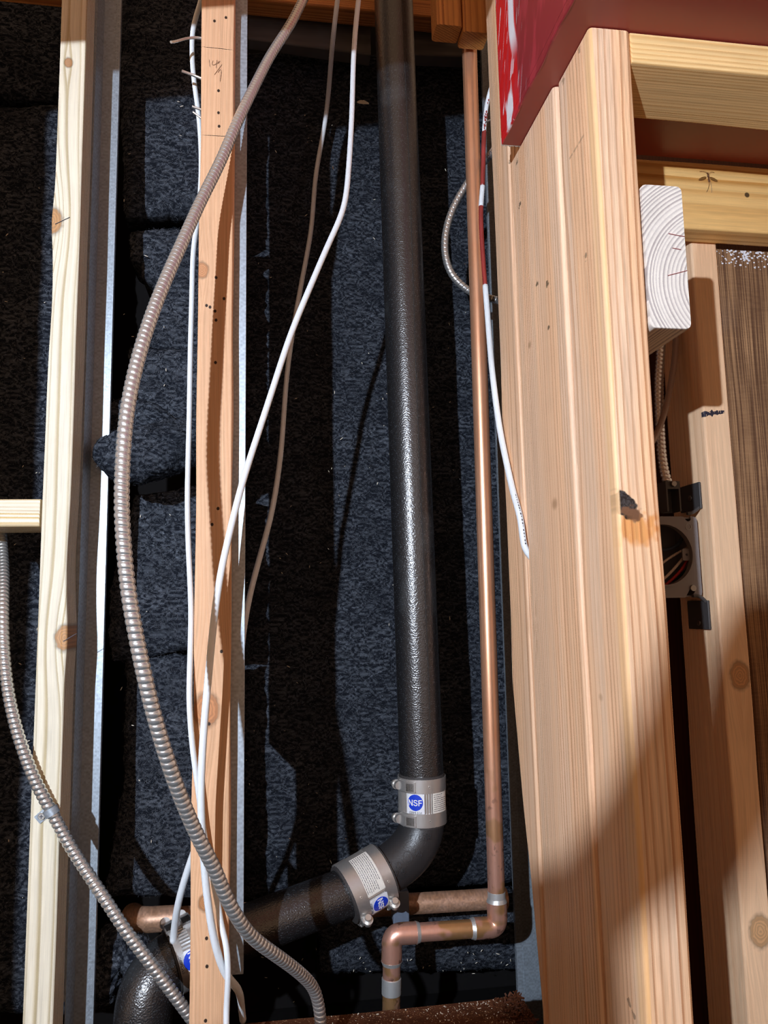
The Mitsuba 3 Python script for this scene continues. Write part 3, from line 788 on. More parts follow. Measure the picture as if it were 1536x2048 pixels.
for txt, h, f, ang, up in (('TYLER', 0.0075, 0.28, -3, 205), ('2', 0.0075, 0.42, 6, 205), ('1/5', 0.0065, 0.50, -17, 205), ('C', 0.0080, 0.80, -6, 220), ('6', 0.0075, 0.77, -24, 215), ('8', 0.0075, 0.89, -17, 215), ('8', 0.0075, 0.91, 8, 215)):
    obj('raised_lettering', on_bend(meshkit.text_mesh(txt, h, 0.0016, bold=True), f, up, ang, -0.0004), 'smooth_iron', k, smooth=False)
ringm = trimesh.creation.annulus(0.0062, 0.0078, 0.0012)
obj('raised_mark', on_bend(ringm, 0.655, 0, -5, 0.0002), 'smooth_iron', k, smooth=False)
coupling('slanting steel coupling where the elbow turns down to the left', E2[1], E2[0], 0.0386, 0.0384, (70,), (-58, 26), 52)
E3 = np.array([(-0.0881, 0.9850, 0.1572), (-0.1142, 0.9750, 0.1502)])
k = thing('cast_iron_pipe', 'black cast iron pipe sloping down to the left in shadow from the slanting coupling', 'pipe')
obj('barrel', cyl(E2[1] - ax2 * 0.012, E3[0] + unit(E3[1] - E3[0]) * 0.01, 0.0304, 72), 'cast_iron', k)
coupling('steel coupling half hidden behind the foot of the orange stud', E3[1], E3[0], 0.0372, 0.0372, (-92,), (60, 100), 14)
ax3 = unit(E3[1] - E3[0])
Q = np.array([(-0.1142, 0.9750, 0.1502), (-0.1281, 0.9650, 0.1431), (-0.1392, 0.9550, 0.1270), (-0.1428, 0.9500, 0.0979)])
Q = np.vstack([Q, Q[-1] + [-0.002, 0, -0.03]])
ep, _ = spline(Q, 40)
k = thing('pipe_elbow', 'knobbly black cast iron elbow at the bottom left turning down to the floor', 'elbow')
obj('bend', tube(ep, 0.0325, 64, curve=False), 'cast_iron', k)
for txt, h, f, ang, up in (('NH', 0.007, 0.16, 30, 190), ('6', 0.007, 0.42, 22, 190), ('8', 0.007, 0.62, 24, 180), ('8', 0.007, 0.75, 8, 180), ('C', 0.007, 0.72, -14, 180), ('B', 0.007, 0.72, -30, 180)):
    obj('raised_lettering', on_bend(meshkit.text_mesh(txt, h, 0.0012, bold=True), f, up, ang, -0.0004, ep, 0.0322), 'cast_iron', k, smooth=False)

# ------------------------------------------------------------------ copper water lines
cp = np.array([(0.3031, 1.0200, 1.4581), (0.2974, 1.0200, 0.1783), (0.3009, 1.0200, 0.1293), (0.2743, 1.0200, 0.1289), (0.1807, 1.0200, 0.1303), (0.1478, 1.0200, 0.1281), (0.1447, 1.0200, 0.1012), (0.1425, 1.0200, 0.0565)])
RC = 0.0114
k = thing('copper_riser', 'bright copper water riser jogging left through two soldered elbows at its foot', 'pipe')
up = unit(cp[0] - cp[1])
zb = cp[1]
corner = zb - up * 0.040
left = unit(np.array([cp[4][0] - cp[3][0], 0, cp[4][2] - cp[3][2]]))
cor2 = corner + left * 0.1415
down = unit(np.array([-0.03, 0, -1.0]))
foot = cor2 + down * 0.125
obj('riser_tube', cyl(cp[0] + up * 0.22, corner + up * 0.012, RC, 48), 'copper', k)
obj('cross_tube', cyl(corner + left * 0.012, cor2 - left * 0.012, RC, 48), 'copper', k)
obj('drop_tube', cyl(cor2 + down * 0.012, foot, RC, 48), 'copper', k)


def copper_elbow(parent, c, d0, d1, r=0.0133, reach=0.021, cup=0.012):
    """Soldered elbow about the corner c between the directions d0 and d1, with a solder ring at each mouth."""
    a, b = c + d0 * reach * 0.62, c + d1 * reach * 0.62
    t = np.linspace(0, 1, 14)[:, None]
    mid = (1 - t) ** 2 * a + 2 * t * (1 - t) * c + t**2 * b
    path = np.vstack([c + d0 * (reach + cup), c + d0 * (reach + cup * 0.5), mid, c + d1 * (reach + cup * 0.5), c + d1 * (reach + cup)])
    e = obj('elbow', tube(path, r, 40, curve=False), 'copper', parent, label='soldered copper elbow')
    for d in (d0, d1):
        q = c + d * (reach + cup)
        obj('solder_joint', cyl(q - d * 0.0012, q + d * 0.0035, r + 0.0004, 40, RC + 0.0006), 'solder', e)
    return e


copper_elbow(k, corner, up, left)
copper_elbow(k, cor2, -left, down)
q = cor2 + down * 0.052
obj('coupling_sleeve', cyl(q, q + down * 0.020, RC + 0.0012, 40, bev=0.0008), 'solder', k, label='silvery soldered collar')
q = corner + up * 0.034
obj('solder_smear', cyl(q, q + up * 0.011, RC + 0.0005, 40, bev=0.0003), 'solder', k)

bp = np.array([(0.3437, 1.1300, 0.1319), (0.1999, 1.1300, 0.1342), (0.0700, 1.1300, 0.1345), (-0.1151, 1.1300, 0.1380), (-0.1512, 1.1300, 0.1408), (-0.1884, 1.1300, 0.1449)])
k = thing('copper_branch', 'dull brown copper branch pipe running level behind the drain elbow', 'pipe')
RB = 0.0143
obj('tube', cyl(bp[0], bp[4], RB, 40), 'aged_copper', k)
bd = unit(bp[4] - bp[0])
qa = bp[4]
path = [qa - bd * 0.022, qa - bd * 0.010, qa, qa + bd * 0.012, qa + bd * 0.026 + [0, 0.006, -0.001], qa + bd * 0.036 + [0, 0.018, -0.003], qa + bd * 0.040 + [0, 0.034, -0.006]]
obj('elbow', tube(path, 0.0164, 40, 0.003), 'aged_copper', k, label='brown copper elbow at the left end')
obj('solder_joint', cyl(qa - bd * 0.0235, qa - bd * 0.0205, 0.0168, 40), 'solder', k)
hx = [(0.1806, 1.1000, 0.1585), (0.1797, 1.1000, 0.1175)]
k = thing('pipe_hanger', 'blue grey plastic hanger holding the level copper branch beside the elbow', 'hanger')
x0 = hx[0][0]
obj('saddle', rbox((x0 - 0.011, 1.095, hx[1][2] + 0.004), (x0 + 0.012, 1.1155, hx[0][2] + 0.006), 0.002), 'clamp_grey', k)
obj('foot', rbox((x0 - 0.009, 1.098, hx[1][2] - 0.012), (x0 + 0.015, 1.114, hx[1][2] + 0.003), 0.0015), 'clamp_grey', k)

# ------------------------------------------------------------------ armoured cables
RIB = ribs(0.0058, 0.20)
F = [(0.0991, 1.0300, 1.7639), (0.0770, 0.9950, 1.5761), (0.0618, 0.9650, 1.4559), (0.0450, 0.9450, 1.3970), (0.0263, 0.9200, 1.3359), (0.0030, 0.8950, 1.2734), (-0.0195, 0.8580, 1.1948), (-0.0404, 0.8240, 1.1171), (-0.0556, 0.8020, 1.0585), (-0.0728, 0.7750, 0.9972), (-0.0854, 0.7450, 0.9412), (-0.0995, 0.7100, 0.8764), (-0.1091, 0.6850, 0.8261), (-0.1164, 0.6680, 0.7812), (-0.1208, 0.6550, 0.7396), (-0.1218, 0.6450, 0.7043), (-0.1213, 0.6380, 0.6689), (-0.1200, 0.6350, 0.6394), (-0.1169, 0.6330, 0.6064), (-0.1127, 0.6330, 0.5740), (-0.1068, 0.6350, 0.5411), (-0.0991, 0.6400, 0.5033), (-0.0923, 0.6480, 0.4728), (-0.0838, 0.6600, 0.4386), (-0.0750, 0.6750, 0.4068), (-0.0659, 0.6900, 0.3781), (-0.0573, 0.7000, 0.3561), (-0.0473, 0.7120, 0.3309), (-0.0390, 0.7220, 0.3067), (-0.0280, 0.7350, 0.2810), (-0.0171, 0.7500, 0.2605), (0.0008, 0.7720, 0.2363), (0.0204, 0.8000, 0.2095), (0.0363, 0.8250, 0.1848), (0.0475, 0.8450, 0.1591), (0.0539, 0.8580, 0.1366)]
k = thing('armoured_cable', 'long ribbed steel armoured cable sweeping in an S across the orange stud', 'cable')
ff = np.array(F)
ff[-1, 2] = 0.0885
obj('sheath', tube(ff, 0.0064, 20, 0.00058, prof=RIB), 'mc_steel', k, smooth=True)
G = [(-0.3383, 0.9950, 0.7034), (-0.3288, 0.9850, 0.6551), (-0.3113, 0.9450, 0.6068), (-0.2966, 0.9050, 0.5544), (-0.2874, 0.8920, 0.4999), (-0.2765, 0.8880, 0.4519), (-0.2625, 0.8880, 0.4091), (-0.2488, 0.8890, 0.3768), (-0.2353, 0.8900, 0.3509), (-0.2179, 0.8900, 0.3193), (-0.1957, 0.8850, 0.2871), (-0.1723, 0.8750, 0.2586), (-0.1504, 0.8700, 0.2289), (-0.1295, 0.8700, 0.2006), (-0.1089, 0.8720, 0.1718), (-0.0880, 0.8770, 0.1405), (-0.0730, 0.8850, 0.1144)]
k = thing('armoured_cable', 'ribbed armoured cable strapped to the pale stud at the bottom left', 'cable')
obj('sheath', tube(np.array(G), 0.0066, 20, 0.00058, prof=RIB), 'mc_steel', k, smooth=True)
# its strap: half ring over the cable and a screwed ear
g1, g0 = np.array(G[9]), np.array(G[8])
gd = unit(g1 - g0)
k = thing('cable_strap', 'small zinc one-hole strap screwed to the pale stud over the armoured cable', 'strap')
dr_ = Drum(g0 - gd * 0.001, g0 + gd * 0.008, g0 + np.array([0, -1, 0]))
obj('loop', dr_.band(0.0, 0.008, 0.0070, 0.0009, 30, a0=-100, a1=100), 'zinc', k)
ear = [(-0.2457, 0.8990, 0.3419)][0]
sx = unit(np.array([ear[0] - g0[0], 0, ear[2] - g0[2]]))
m = trimesh.creation.box((0.019, 0.0012, 0.010))
m.apply_translation([0.001, 0, 0])
ca = math.atan2(sx[2], sx[0])
m.apply_transform(trimesh.transformations.rotation_matrix(-ca, [0, 1, 0]))
m.apply_translation([ear[0] - sx[0] * 0.004, 0.8991, ear[2] - sx[2] * 0.004])
obj('ear', m, 'zinc', k, smooth=False)
s = obj('screw', cyl([ear[0], 0.8990, ear[2]], [ear[0], 0.8962, ear[2]], 0.0038, 20, bev=0.0006), 'nail_steel', k)
obj('cross_slot', merge(slab(ear[0] - 0.0021, ear[0] + 0.0021, 0.8959, 0.8963, ear[2] - 0.0004, ear[2] + 0.0004), slab(ear[0] - 0.0004, ear[0] + 0.0004, 0.8959, 0.8963, ear[2] - 0.0021, ear[2] + 0.0021)), 'label_ink', s, smooth=False)
H = [(0.3264, 0.9550, 1.2312), (0.3289, 0.9850, 1.2296), (0.3290, 1.0100, 1.2330), (0.3220, 1.0450, 1.2350), (0.3077, 1.0650, 1.2196), (0.2883, 1.0750, 1.1881), (0.2748, 1.0800, 1.1526), (0.2695, 1.0800, 1.1109), (0.2780, 1.0800, 1.0745), (0.2962, 1.0820, 1.0543), (0.3164, 1.0840, 1.0430), (0.3463, 1.0900, 1.0387), (0.3594, 1.0930, 1.0373)]
k = thing('flexible_conduit', 'smooth banded steel conduit looping out behind the copper riser', 'conduit')
obj('sheath', tube(np.array(H), 0.0058, 24, 0.00034, prof=lambda s, a: 1 - 0.13 * np.exp(-((((s / 0.0068 + a / (2 * np.pi)) % 1.0) - 0.5) / 0.06) ** 2)), 'mc_steel', k, smooth=True)
J = [(0.5212, 0.9000, 1.0861), (0.5205, 0.9000, 0.9926), (0.5169, 0.9000, 0.9012), (0.5106, 0.9000, 0.8527), (0.5049, 0.8950, 0.7902), (0.5023, 0.8900, 0.7426), (0.5049, 0.8850, 0.7116)]
k = thing('armoured_cable', 'dark ribbed armoured cable dropping into the junction box behind the post', 'cable')
obj('sheath', tube(np.array(J), 0.0062, 18, 0.00062, prof=RIB), 'mc_steel', k, smooth=True)
J2 = [(0.5299, 0.8850, 1.0784), (0.5320, 0.8850, 1.0075), (0.5312, 0.8850, 0.9376), (0.5283, 0.8850, 0.8894), (0.5191, 0.8840, 0.8480), (0.5060, 0.8820, 0.8069), (0.4900, 0.8800, 0.7731), (0.4725, 0.8780, 0.7528)]
k = thing('sheathed_cable', 'flat pale sheathed cable bending behind the post above the junction box', 'cable')
obj('jacket', tube(np.array(J2), 0.0072, 18, 0.004, flat=0.55), 'grey_jacket', k, smooth=True)

# ------------------------------------------------------------------ white sheathed cables
A_ = [(-0.0831, 0.8850, 1.5685), (-0.0819, 0.8850, 1.4583), (-0.0821, 0.8840, 1.3712), (-0.0864, 0.8820, 1.3267), (-0.0944, 0.8800, 1.2894), (-0.0964, 0.8800, 1.2549), (-0.0935, 0.8800, 1.2144), (-0.0886, 0.8850, 1.1767), (-0.0861, 0.8950, 1.1447), (-0.0852, 0.8970, 1.0991), (-0.0878, 0.8930, 1.0438), (-0.0919, 0.8860, 0.9947), (-0.0924, 0.8800, 0.9412), (-0.0928, 0.8760, 0.8714), (-0.0928, 0.8720, 0.7739), (-0.0927, 0.8660, 0.6853), (-0.0895, 0.8600, 0.6168), (-0.0858, 0.8520, 0.5560), (-0.0844, 0.8320, 0.4848), (-0.0830, 0.8280, 0.4522), (-0.0794, 0.8270, 0.4167), (-0.0750, 0.8270, 0.3864), (-0.0718, 0.8280, 0.3635), (-0.0664, 0.8290, 0.3258), (-0.0592, 0.8310, 0.2904), (-0.0525, 0.8330, 0.2576), (-0.0486, 0.8290, 0.2395), (-0.0442, 0.8240, 0.2244), (-0.0418, 0.8205, 0.1974), (-0.0428, 0.8240, 0.1724), (-0.0429, 0.8200, 0.1466)]
k = thing('sheathed_cable', 'white cable running down the left edge of the orange stud and crossing its foot', 'cable')
obj('jacket', tube(np.array(A_), 0.0037, 16, 0.004, flat=0.8), 'white_jacket', k, smooth=True)
B_ = [(0.1546, 1.0300, 1.7725), (0.1455, 1.0150, 1.6226), (0.1364, 1.0050, 1.5099), (0.1297, 1.0000, 1.4550), (0.1200, 0.9850, 1.3608), (0.1134, 0.9650, 1.2522), (0.1051, 0.9450, 1.1493), (0.0953, 0.9300, 1.0841), (0.0768, 0.9200, 1.0332), (0.0510, 0.9050, 0.9654), (0.0253, 0.8900, 0.8945), (0.0045, 0.8730, 0.8245), (-0.0160, 0.8550, 0.7535), (-0.0325, 0.8360, 0.6923), (-0.0447, 0.8180, 0.6351), (-0.0516, 0.8080, 0.5973), (-0.0573, 0.8000, 0.5506), (-0.0613, 0.7930, 0.5006), (-0.0646, 0.7900, 0.4566), (-0.0670, 0.7900, 0.4131), (-0.0678, 0.7930, 0.3742), (-0.0660, 0.8000, 0.3294), (-0.0633, 0.8080, 0.2888), (-0.0581, 0.8150, 0.2476), (-0.0519, 0.8215, 0.2175), (-0.0439, 0.8330, 0.1920), (-0.0349, 0.8470, 0.1733), (-0.0310, 0.8650, 0.1539), (-0.0294, 0.9000, 0.1147)]
k = thing('sheathed_cable', 'thickest white cable bending in front of the drain bay and over the orange stud', 'cable')
obj('jacket', tube(np.array(B_), np.concatenate([[0.0043]]), 18, 0.004, flat=0.85), 'white_jacket', k, smooth=True)
C_ = [(0.1328, 1.1000, 1.8499), (0.1248, 1.1050, 1.7123), (0.1159, 1.1120, 1.6068), (0.1090, 1.1080, 1.5478), (0.1040, 1.1120, 1.5056), (0.1015, 1.1450, 1.4779), (0.0968, 1.2150, 1.4180), (0.0784, 1.2150, 1.3043), (0.0698, 1.2100, 1.2094), (0.0544, 1.2000, 1.1145), (0.0384, 1.1800, 1.0190), (0.0254, 1.1500, 0.9170), (0.0177, 1.1200, 0.8140), (0.0115, 1.1000, 0.7567), (0.0012, 1.0750, 0.6942), (-0.0152, 1.0500, 0.6285), (-0.0304, 1.0200, 0.5603), (-0.0366, 0.9850, 0.5037), (-0.0411, 0.9500, 0.4579), (-0.0531, 0.9200, 0.3990), (-0.0727, 0.9050, 0.3259), (-0.0875, 0.9150, 0.2835), (-0.0980, 0.9250, 0.2513), (-0.1049, 0.9350, 0.2240), (-0.1096, 0.9500, 0.1969), (-0.1116, 0.9550, 0.1787)]
k = thing('sheathed_cable', 'thin white cable hanging in the shadow right of the orange stud and passing behind it', 'cable')
obj('jacket', tube(np.array(C_), 0.0048, 16, 0.004, flat=0.8), 'white_jacket', k, smooth=True)
D_ = [(0.3353, 0.9400, 1.3466), (0.3248, 0.9450, 1.3222), (0.3201, 0.9550, 1.3137), (0.3140, 0.9700, 1.2929), (0.3106, 0.9800, 1.2641), (0.3081, 0.9850, 1.2201), (0.3046, 0.9850, 1.1637), (0.3011, 0.9850, 1.1303), (0.3007, 0.9850, 1.0807), (0.3011, 0.9820, 1.0340), (0.3005, 0.9750, 0.9937), (0.2990, 0.9620, 0.9231)]
D_ += [(0.2930, 0.9321, 0.8533), (0.2945, 0.9170, 0.7853), (0.2955, 0.8989, 0.7389), (0.2962, 0.8770, 0.6941), (0.2970, 0.8578, 0.6579)]
D_ += [(0.2995, 0.8558, 0.6295), (0.3060, 0.8556, 0.6175), (0.3200, 0.8555, 0.5950)]
D_ = np.array(D_)
k = thing('sheathed_cable', 'white cable splashed with red paint hanging beside the copper riser', 'cable')
dp, ds = spline(D_, 0.004)
zed = dp[:, 2]
cuts = [1.3114, 1.2466, 1.1637, 1.1303, 1.0107]


def seg(z0, z1):
    m = (zed <= z0 + 0.002) & (zed >= z1 - 0.002)
    return dp[m]


obj('jacket', tube(seg(9, cuts[1]), 0.0032, 16, curve=False), 'white_jacket', k, smooth=True)
obj('painted_jacket', tube(seg(cuts[1], cuts[2]), 0.0033, 16, curve=False), 'red_paint', k, smooth=True, label='red-painted stretch of jacket')
obj('jacket', tube(seg(cuts[2], cuts[3]), 0.0036, 16, curve=False), 'white_jacket', k, smooth=True)
obj('painted_jacket', tube(seg(cuts[3], cuts[4]), 0.0033, 16, curve=False), 'red_paint', k, smooth=True, label='red-painted stretch of jacket')
obj('jacket', tube(seg(cuts[4], -9), 0.0040, 16, curve=False), 'white_jacket', k, smooth=True)
fl = []
for i in range(26):
    j = int(np.searchsorted(-zed, -(cuts[0] - (cuts[0] - cuts[1]) * rng.random())))
    fl.append(ball(dp[j] + [0.0012 * rng.normal() * 0.8, -0.0028, 0], 0.0011, (0.7, 0.5, 3.0), 1))
obj('paint_fleck', merge(*fl), 'red_paint', k, smooth=True, label='flecks of red paint', kind='stuff')
pr = []
m0, m1 = 0.6912, 0.6304
idx = [i for i in range(len(dp) - 1) if m1 < zed[i] < m0]
u = m0
while u > m1:
    w = 0.0006 + 0.0022 * rng.random()
    j = int(np.argmin(np.abs(zed - u)))
    d = Drum(dp[j], dp[min(j + 1, len(dp) - 1)], EYEP)
    pr.append(d.band(0, w, 0.00402, 0.0001, 2, a0=-38, a1=-38 + 14 + 8 * rng.random()))
    u -= w + 0.0009
obj('jacket_printing', merge(*pr), 'label_ink', k, smooth=False, kind='stuff')
# nails and staple at the rear post board
k = thing('bent_nail', 'upper thin nail poking left from the rear post board beside the painted cable', 'nail')
obj('shank', tube([(0.3275, 0.9550, 1.2576), (0.3159, 0.9500, 1.2469), (0.3009, 0.9450, 1.2361)], 0.0013, 8, 0.003), 'nail_steel', k)
k = thing('bent_nail', 'lower thin nail slanting from the rear post board above the conduit loop', 'nail')
obj('shank', tube([(0.3250, 0.9550, 1.2311), (0.3161, 0.9500, 1.2133), (0.3050, 0.9450, 1.1910)], 0.0011, 8, 0.003), 'nail_steel', k)
k = thing('round_nail', 'bright round nail head beside the red soffit under the trimmer boards', 'nail')
obj('head', cyl([nh[0], 0.994, nh[2]], [nh[0], 0.9915, nh[2]], 0.0036, 20, bev=0.0006), 'nail_steel', k)
obj('shank', cyl([nh[0], 1.0, nh[2]], [nh[0], 0.994, nh[2]], 0.0016, 12), 'nail_steel', k)

# ------------------------------------------------------------------ junction box in the right-hand bay
jb = [(0.5425, 0.8620, 0.6723), (0.5419, 0.8620, 0.5651)]
jx1, jz1, jz0 = 0.5350, jb[0][2], jb[1][2]
jx0 = jx1 - 0.102
jc = ((jx0 + jx1) / 2, (jz0 + jz1) / 2)
k = thing('junction_box', 'square metal junction box with a round wire-filled opening, between post and jack stud', 'junction box')
outer = Polygon(np.array(rounded_rect(0.102, 0.102, 0.006)) + [jx0, jz0])
body = trimesh.creation.extrude_polygon(outer.buffer(-0.001).difference(outer.buffer(-0.0026)), 0.048, engine='earcut')


def stand(m, y):
    """Turns a plate lying in (x, y) up into the (x, z) plane, its extrusion running back from depth y."""
    m = m.copy()
    v = m.vertices.copy()
    m2 = trimesh.Trimesh(np.stack([v[:, 0], y + v[:, 2], v[:, 1]], 1), m.faces[:, ::-1], process=False)
    return m2


bk = trimesh.creation.extrude_polygon(outer.buffer(-0.001), 0.0016, engine='earcut')
obj('body', merge(stand(body, 0.8770), stand(bk, 0.9252)), 'box_steel', k, smooth=20)
holec = Point(jc).buffer(0.0375, 32)
ear_ = sbox(jc[0] + 0.0300, jc[1] - 0.0055, jc[0] + 0.05, jc[1] + 0.0055).buffer(0.002).intersection(Point(jc).buffer(0.040, 32))
notch1 = LineString([(jx1 - 0.020, jz1 + 0.002), (jx1 - 0.012, jz1 - 0.008)]).buffer(0.0036)
notch2 = LineString([(jx1 - 0.020, jz0 - 0.002), (jx1 - 0.013, jz0 + 0.009)]).buffer(0.0036)
plate = outer.difference(holec.difference(ear_)).difference(notch1).difference(notch2)
obj('mud_ring', stand(trimesh.creation.extrude_polygon(plate, 0.0018, engine='earcut'), 0.8745), 'box_steel', k, smooth=20, label='square plate with a raised round opening')
lip = Point(jc).buffer(0.0395, 40).difference(Point(jc).buffer(0.0375, 40))
obj('ring_lip', stand(trimesh.creation.extrude_polygon(lip, 0.0075, engine='earcut'), 0.8675), 'box_steel', k, smooth=30)
for dz in (jz0 + 0.0115,):
    s = obj('screw', cyl([jx1 - 0.0125, 0.8746, dz], [jx1 - 0.0125, 0.8720, dz], 0.0042, 18, bev=0.0005), 'dark_steel', k)
obj('screw_hole', ball((jc[0] + 0.0335, 0.8740, jc[1]), 0.0014, sub=1), 'label_ink', k)
obj('stamped_mark', stand(trimesh.creation.annulus(0.0034, 0.0039, 0.0003), 0.8741).apply_translation([jx1 - 0.0125, 0, jz1 - 0.0185]), 'dark_steel', k, smooth=False)
for za, zb_ in ((jz1 + 0.004, jz1 + 0.038), (jz0 - 0.040, jz0 - 0.004)):
    b = obj('bracket', rbox((0.5372, 0.868, za), (0.5400, 0.915, zb_), 0.0008), 'black_steel', k, label='black mounting bracket against the stud')
    zc = za + 0.008 if zb_ < jz0 else za + 0.016
    obj('bracket_screw', cyl([0.5372, 0.889, zc], [0.5352, 0.889, zc], 0.0038, 16, bev=0.0005), 'dark_steel', b)
    y0 = 0.868
    arm = [(0.5375, y0 + 0.004, za + 0.002 if za > jz1 else zb_ - 0.002), (0.529, y0 + 0.0035, za - 0.004 if za > jz1 else zb_ + 0.005), (0.520, y0 + 0.003, jz1 - 0.002 if za > jz1 else jz0 + 0.002)]
    obj('bracket_arm', tube(arm, 0.0022, 8, 0.002), 'black_steel', b)
cn = [(0.4943, 0.8720, 0.7119), (0.5135, 0.8720, 0.6768)]
c_ = obj('cable_clamp', merge(slab(cn[0][0], cn[1][0], 0.872, 0.876, cn[0][2] - 0.010, cn[0][2]), slab(cn[0][0], cn[0][0] + 0.002, 0.872, 0.893, jz1 + 0.001, cn[0][2]), slab(cn[1][0] - 0.002, cn[1][0], 0.872, 0.893, jz1 + 0.001, cn[0][2]), slab(cn[0][0], cn[1][0], 0.891, 0.893, jz1 + 0.001, cn[0][2])), 'black_steel', k, smooth=False, label='dark cable clamp on top of the box')
obj('clamp_screw', cyl([(cn[0][0] + cn[1][0]) / 2, 0.8715, cn[0][2] - 0.004], [(cn[0][0] + cn[1][0]) / 2, 0.868, cn[0][2] - 0.004], 0.0036, 16, bev=0.0005), 'dark_steel', c_)
for w3, r, mt, lab in (([(0.4765, 0.8930, 0.5945), (0.5089, 0.8930, 0.6183), (0.5268, 0.8930, 0.6272), (0.5472, 0.8930, 0.6399)], 0.0016, 'wire_white', 'upper pale wire slanting across inside the junction box'),
                       ([(0.4738, 0.8900, 0.5786), (0.5022, 0.8900, 0.5965), (0.5206, 0.8900, 0.6142), (0.5404, 0.8900, 0.6300)], 0.0018, 'wire_white', 'lower pale wire slanting across inside the junction box'),
                       ([(0.4754, 0.8880, 0.5692), (0.5025, 0.8880, 0.5876), (0.5193, 0.8880, 0.6032), (0.5288, 0.8880, 0.6203)], 0.0019, 'wire_red', 'red wire curving inside the junction box'),
                       ([(0.5035, 0.9000, 0.5849), (0.5228, 0.9000, 0.5942), (0.5378, 0.9000, 0.6082), (0.5487, 0.9000, 0.6230)], 0.0015, 'wire_green', 'dark green wire low inside the junction box'),
                       ([(0.4926, 0.9060, 0.6284), (0.5170, 0.9060, 0.6296), (0.5297, 0.9060, 0.6399), (0.5323, 0.9060, 0.6563)], 0.0022, 'wire_blue', 'grey blue wire arching inside the junction box')):
    k = thing('wire', lab, 'wire')
    obj('strand', tube(w3, r, 10, 0.002), mt, k, smooth=True)
# insect on the ledger
ic = [(0.5463, 0.8130, 1.0923)][0]
k = thing('crane_fly', 'long-legged brown insect resting on the yellow ledger board', 'insect')
X, Z = ic[0], ic[2]
obj('body', merge(ball((X, 0.8125, Z), 0.0013, (1, 1, 1.6)), ball((X + 0.0006, 0.8127, Z - 0.0048), 0.0010, (1, 1, 3.4)), ball((X - 0.0004, 0.8125, Z + 0.0035), 0.0009)), 'insect', k, smooth=True)
for sgn in (-1, 1):
    w = ball((0, 0, 0), 0.0058, (1, 0.06, 0.30))
    w.apply_transform(trimesh.transformations.rotation_matrix(math.radians(22 * sgn), [0, 1, 0]))
    w.apply_translation((X + sgn * 0.0075, 0.8132, Z - 0.0036))
    obj('wing', w, 'insect_wing', k, smooth=True)
    obj('leg', tube([(X + 0.0006 * sgn, 0.8128, Z - 0.002), (X + 0.0015 + 0.001 * sgn, 0.8122, Z - 0.010), (X + 0.0035 * sgn + 0.001, 0.8145, Z - 0.021)], 0.00022, 5, 0.003), 'insect', k)
    obj('leg', tube([(X, 0.8128, Z + 0.001), (X + 0.004 * sgn, 0.8122, Z + 0.005), (X + 0.010 * sgn, 0.8145, Z + 0.006)], 0.00022, 5, 0.003), 'insect', k)
# ------------------------------------------------------------------ black wool insulation
def curly(points, normals, n, lmin, lmax, width, seed):
    """n loose fibres as narrow bent ribbons lying on the wool."""
    g = np.random.default_rng(seed)
    i = g.integers(0, len(points), n)
    p, nn = points[i], normals[i]
    d = g.normal(size=(n, 3))
    d -= nn * (d * nn).sum(1, keepdims=True)
    d /= np.linalg.norm(d, axis=1, keepdims=True)
    b = np.cross(nn, d)
    L = g.uniform(lmin, lmax, n)[:, None]
    bend = g.normal(size=(n, 1)) * 0.55
    w = width * g.uniform(0.5, 1.2, n)[:, None]
    V, Fc = [], []
    for j, s in enumerate((-0.5, -0.17, 0.17, 0.5)):
        c = p + d * L * s + b * L * bend * (s * s - 0.1) + nn * (0.0006 + 0.0028 * g.random((n, 1)) * (0.3 + abs(s)))
        t = d + b * bend * 2 * s
        sd_ = np.cross(nn, t)
        sd_ /= np.linalg.norm(sd_, axis=1, keepdims=True)
        V += [c - sd_ * w * (0.5 if abs(s) < 0.4 else 0.15), c + sd_ * w * (0.5 if abs(s) < 0.4 else 0.15)]
    V = np.stack(V, 1).reshape(-1, 3)
    base = np.arange(n)[:, None] * 8
    for j in range(3):
        Fc += [base + [2 * j, 2 * j + 1, 2 * j + 3], base + [2 * j, 2 * j + 3, 2 * j + 2]]
    return trimesh.Trimesh(V, np.vstack(Fc), process=False)


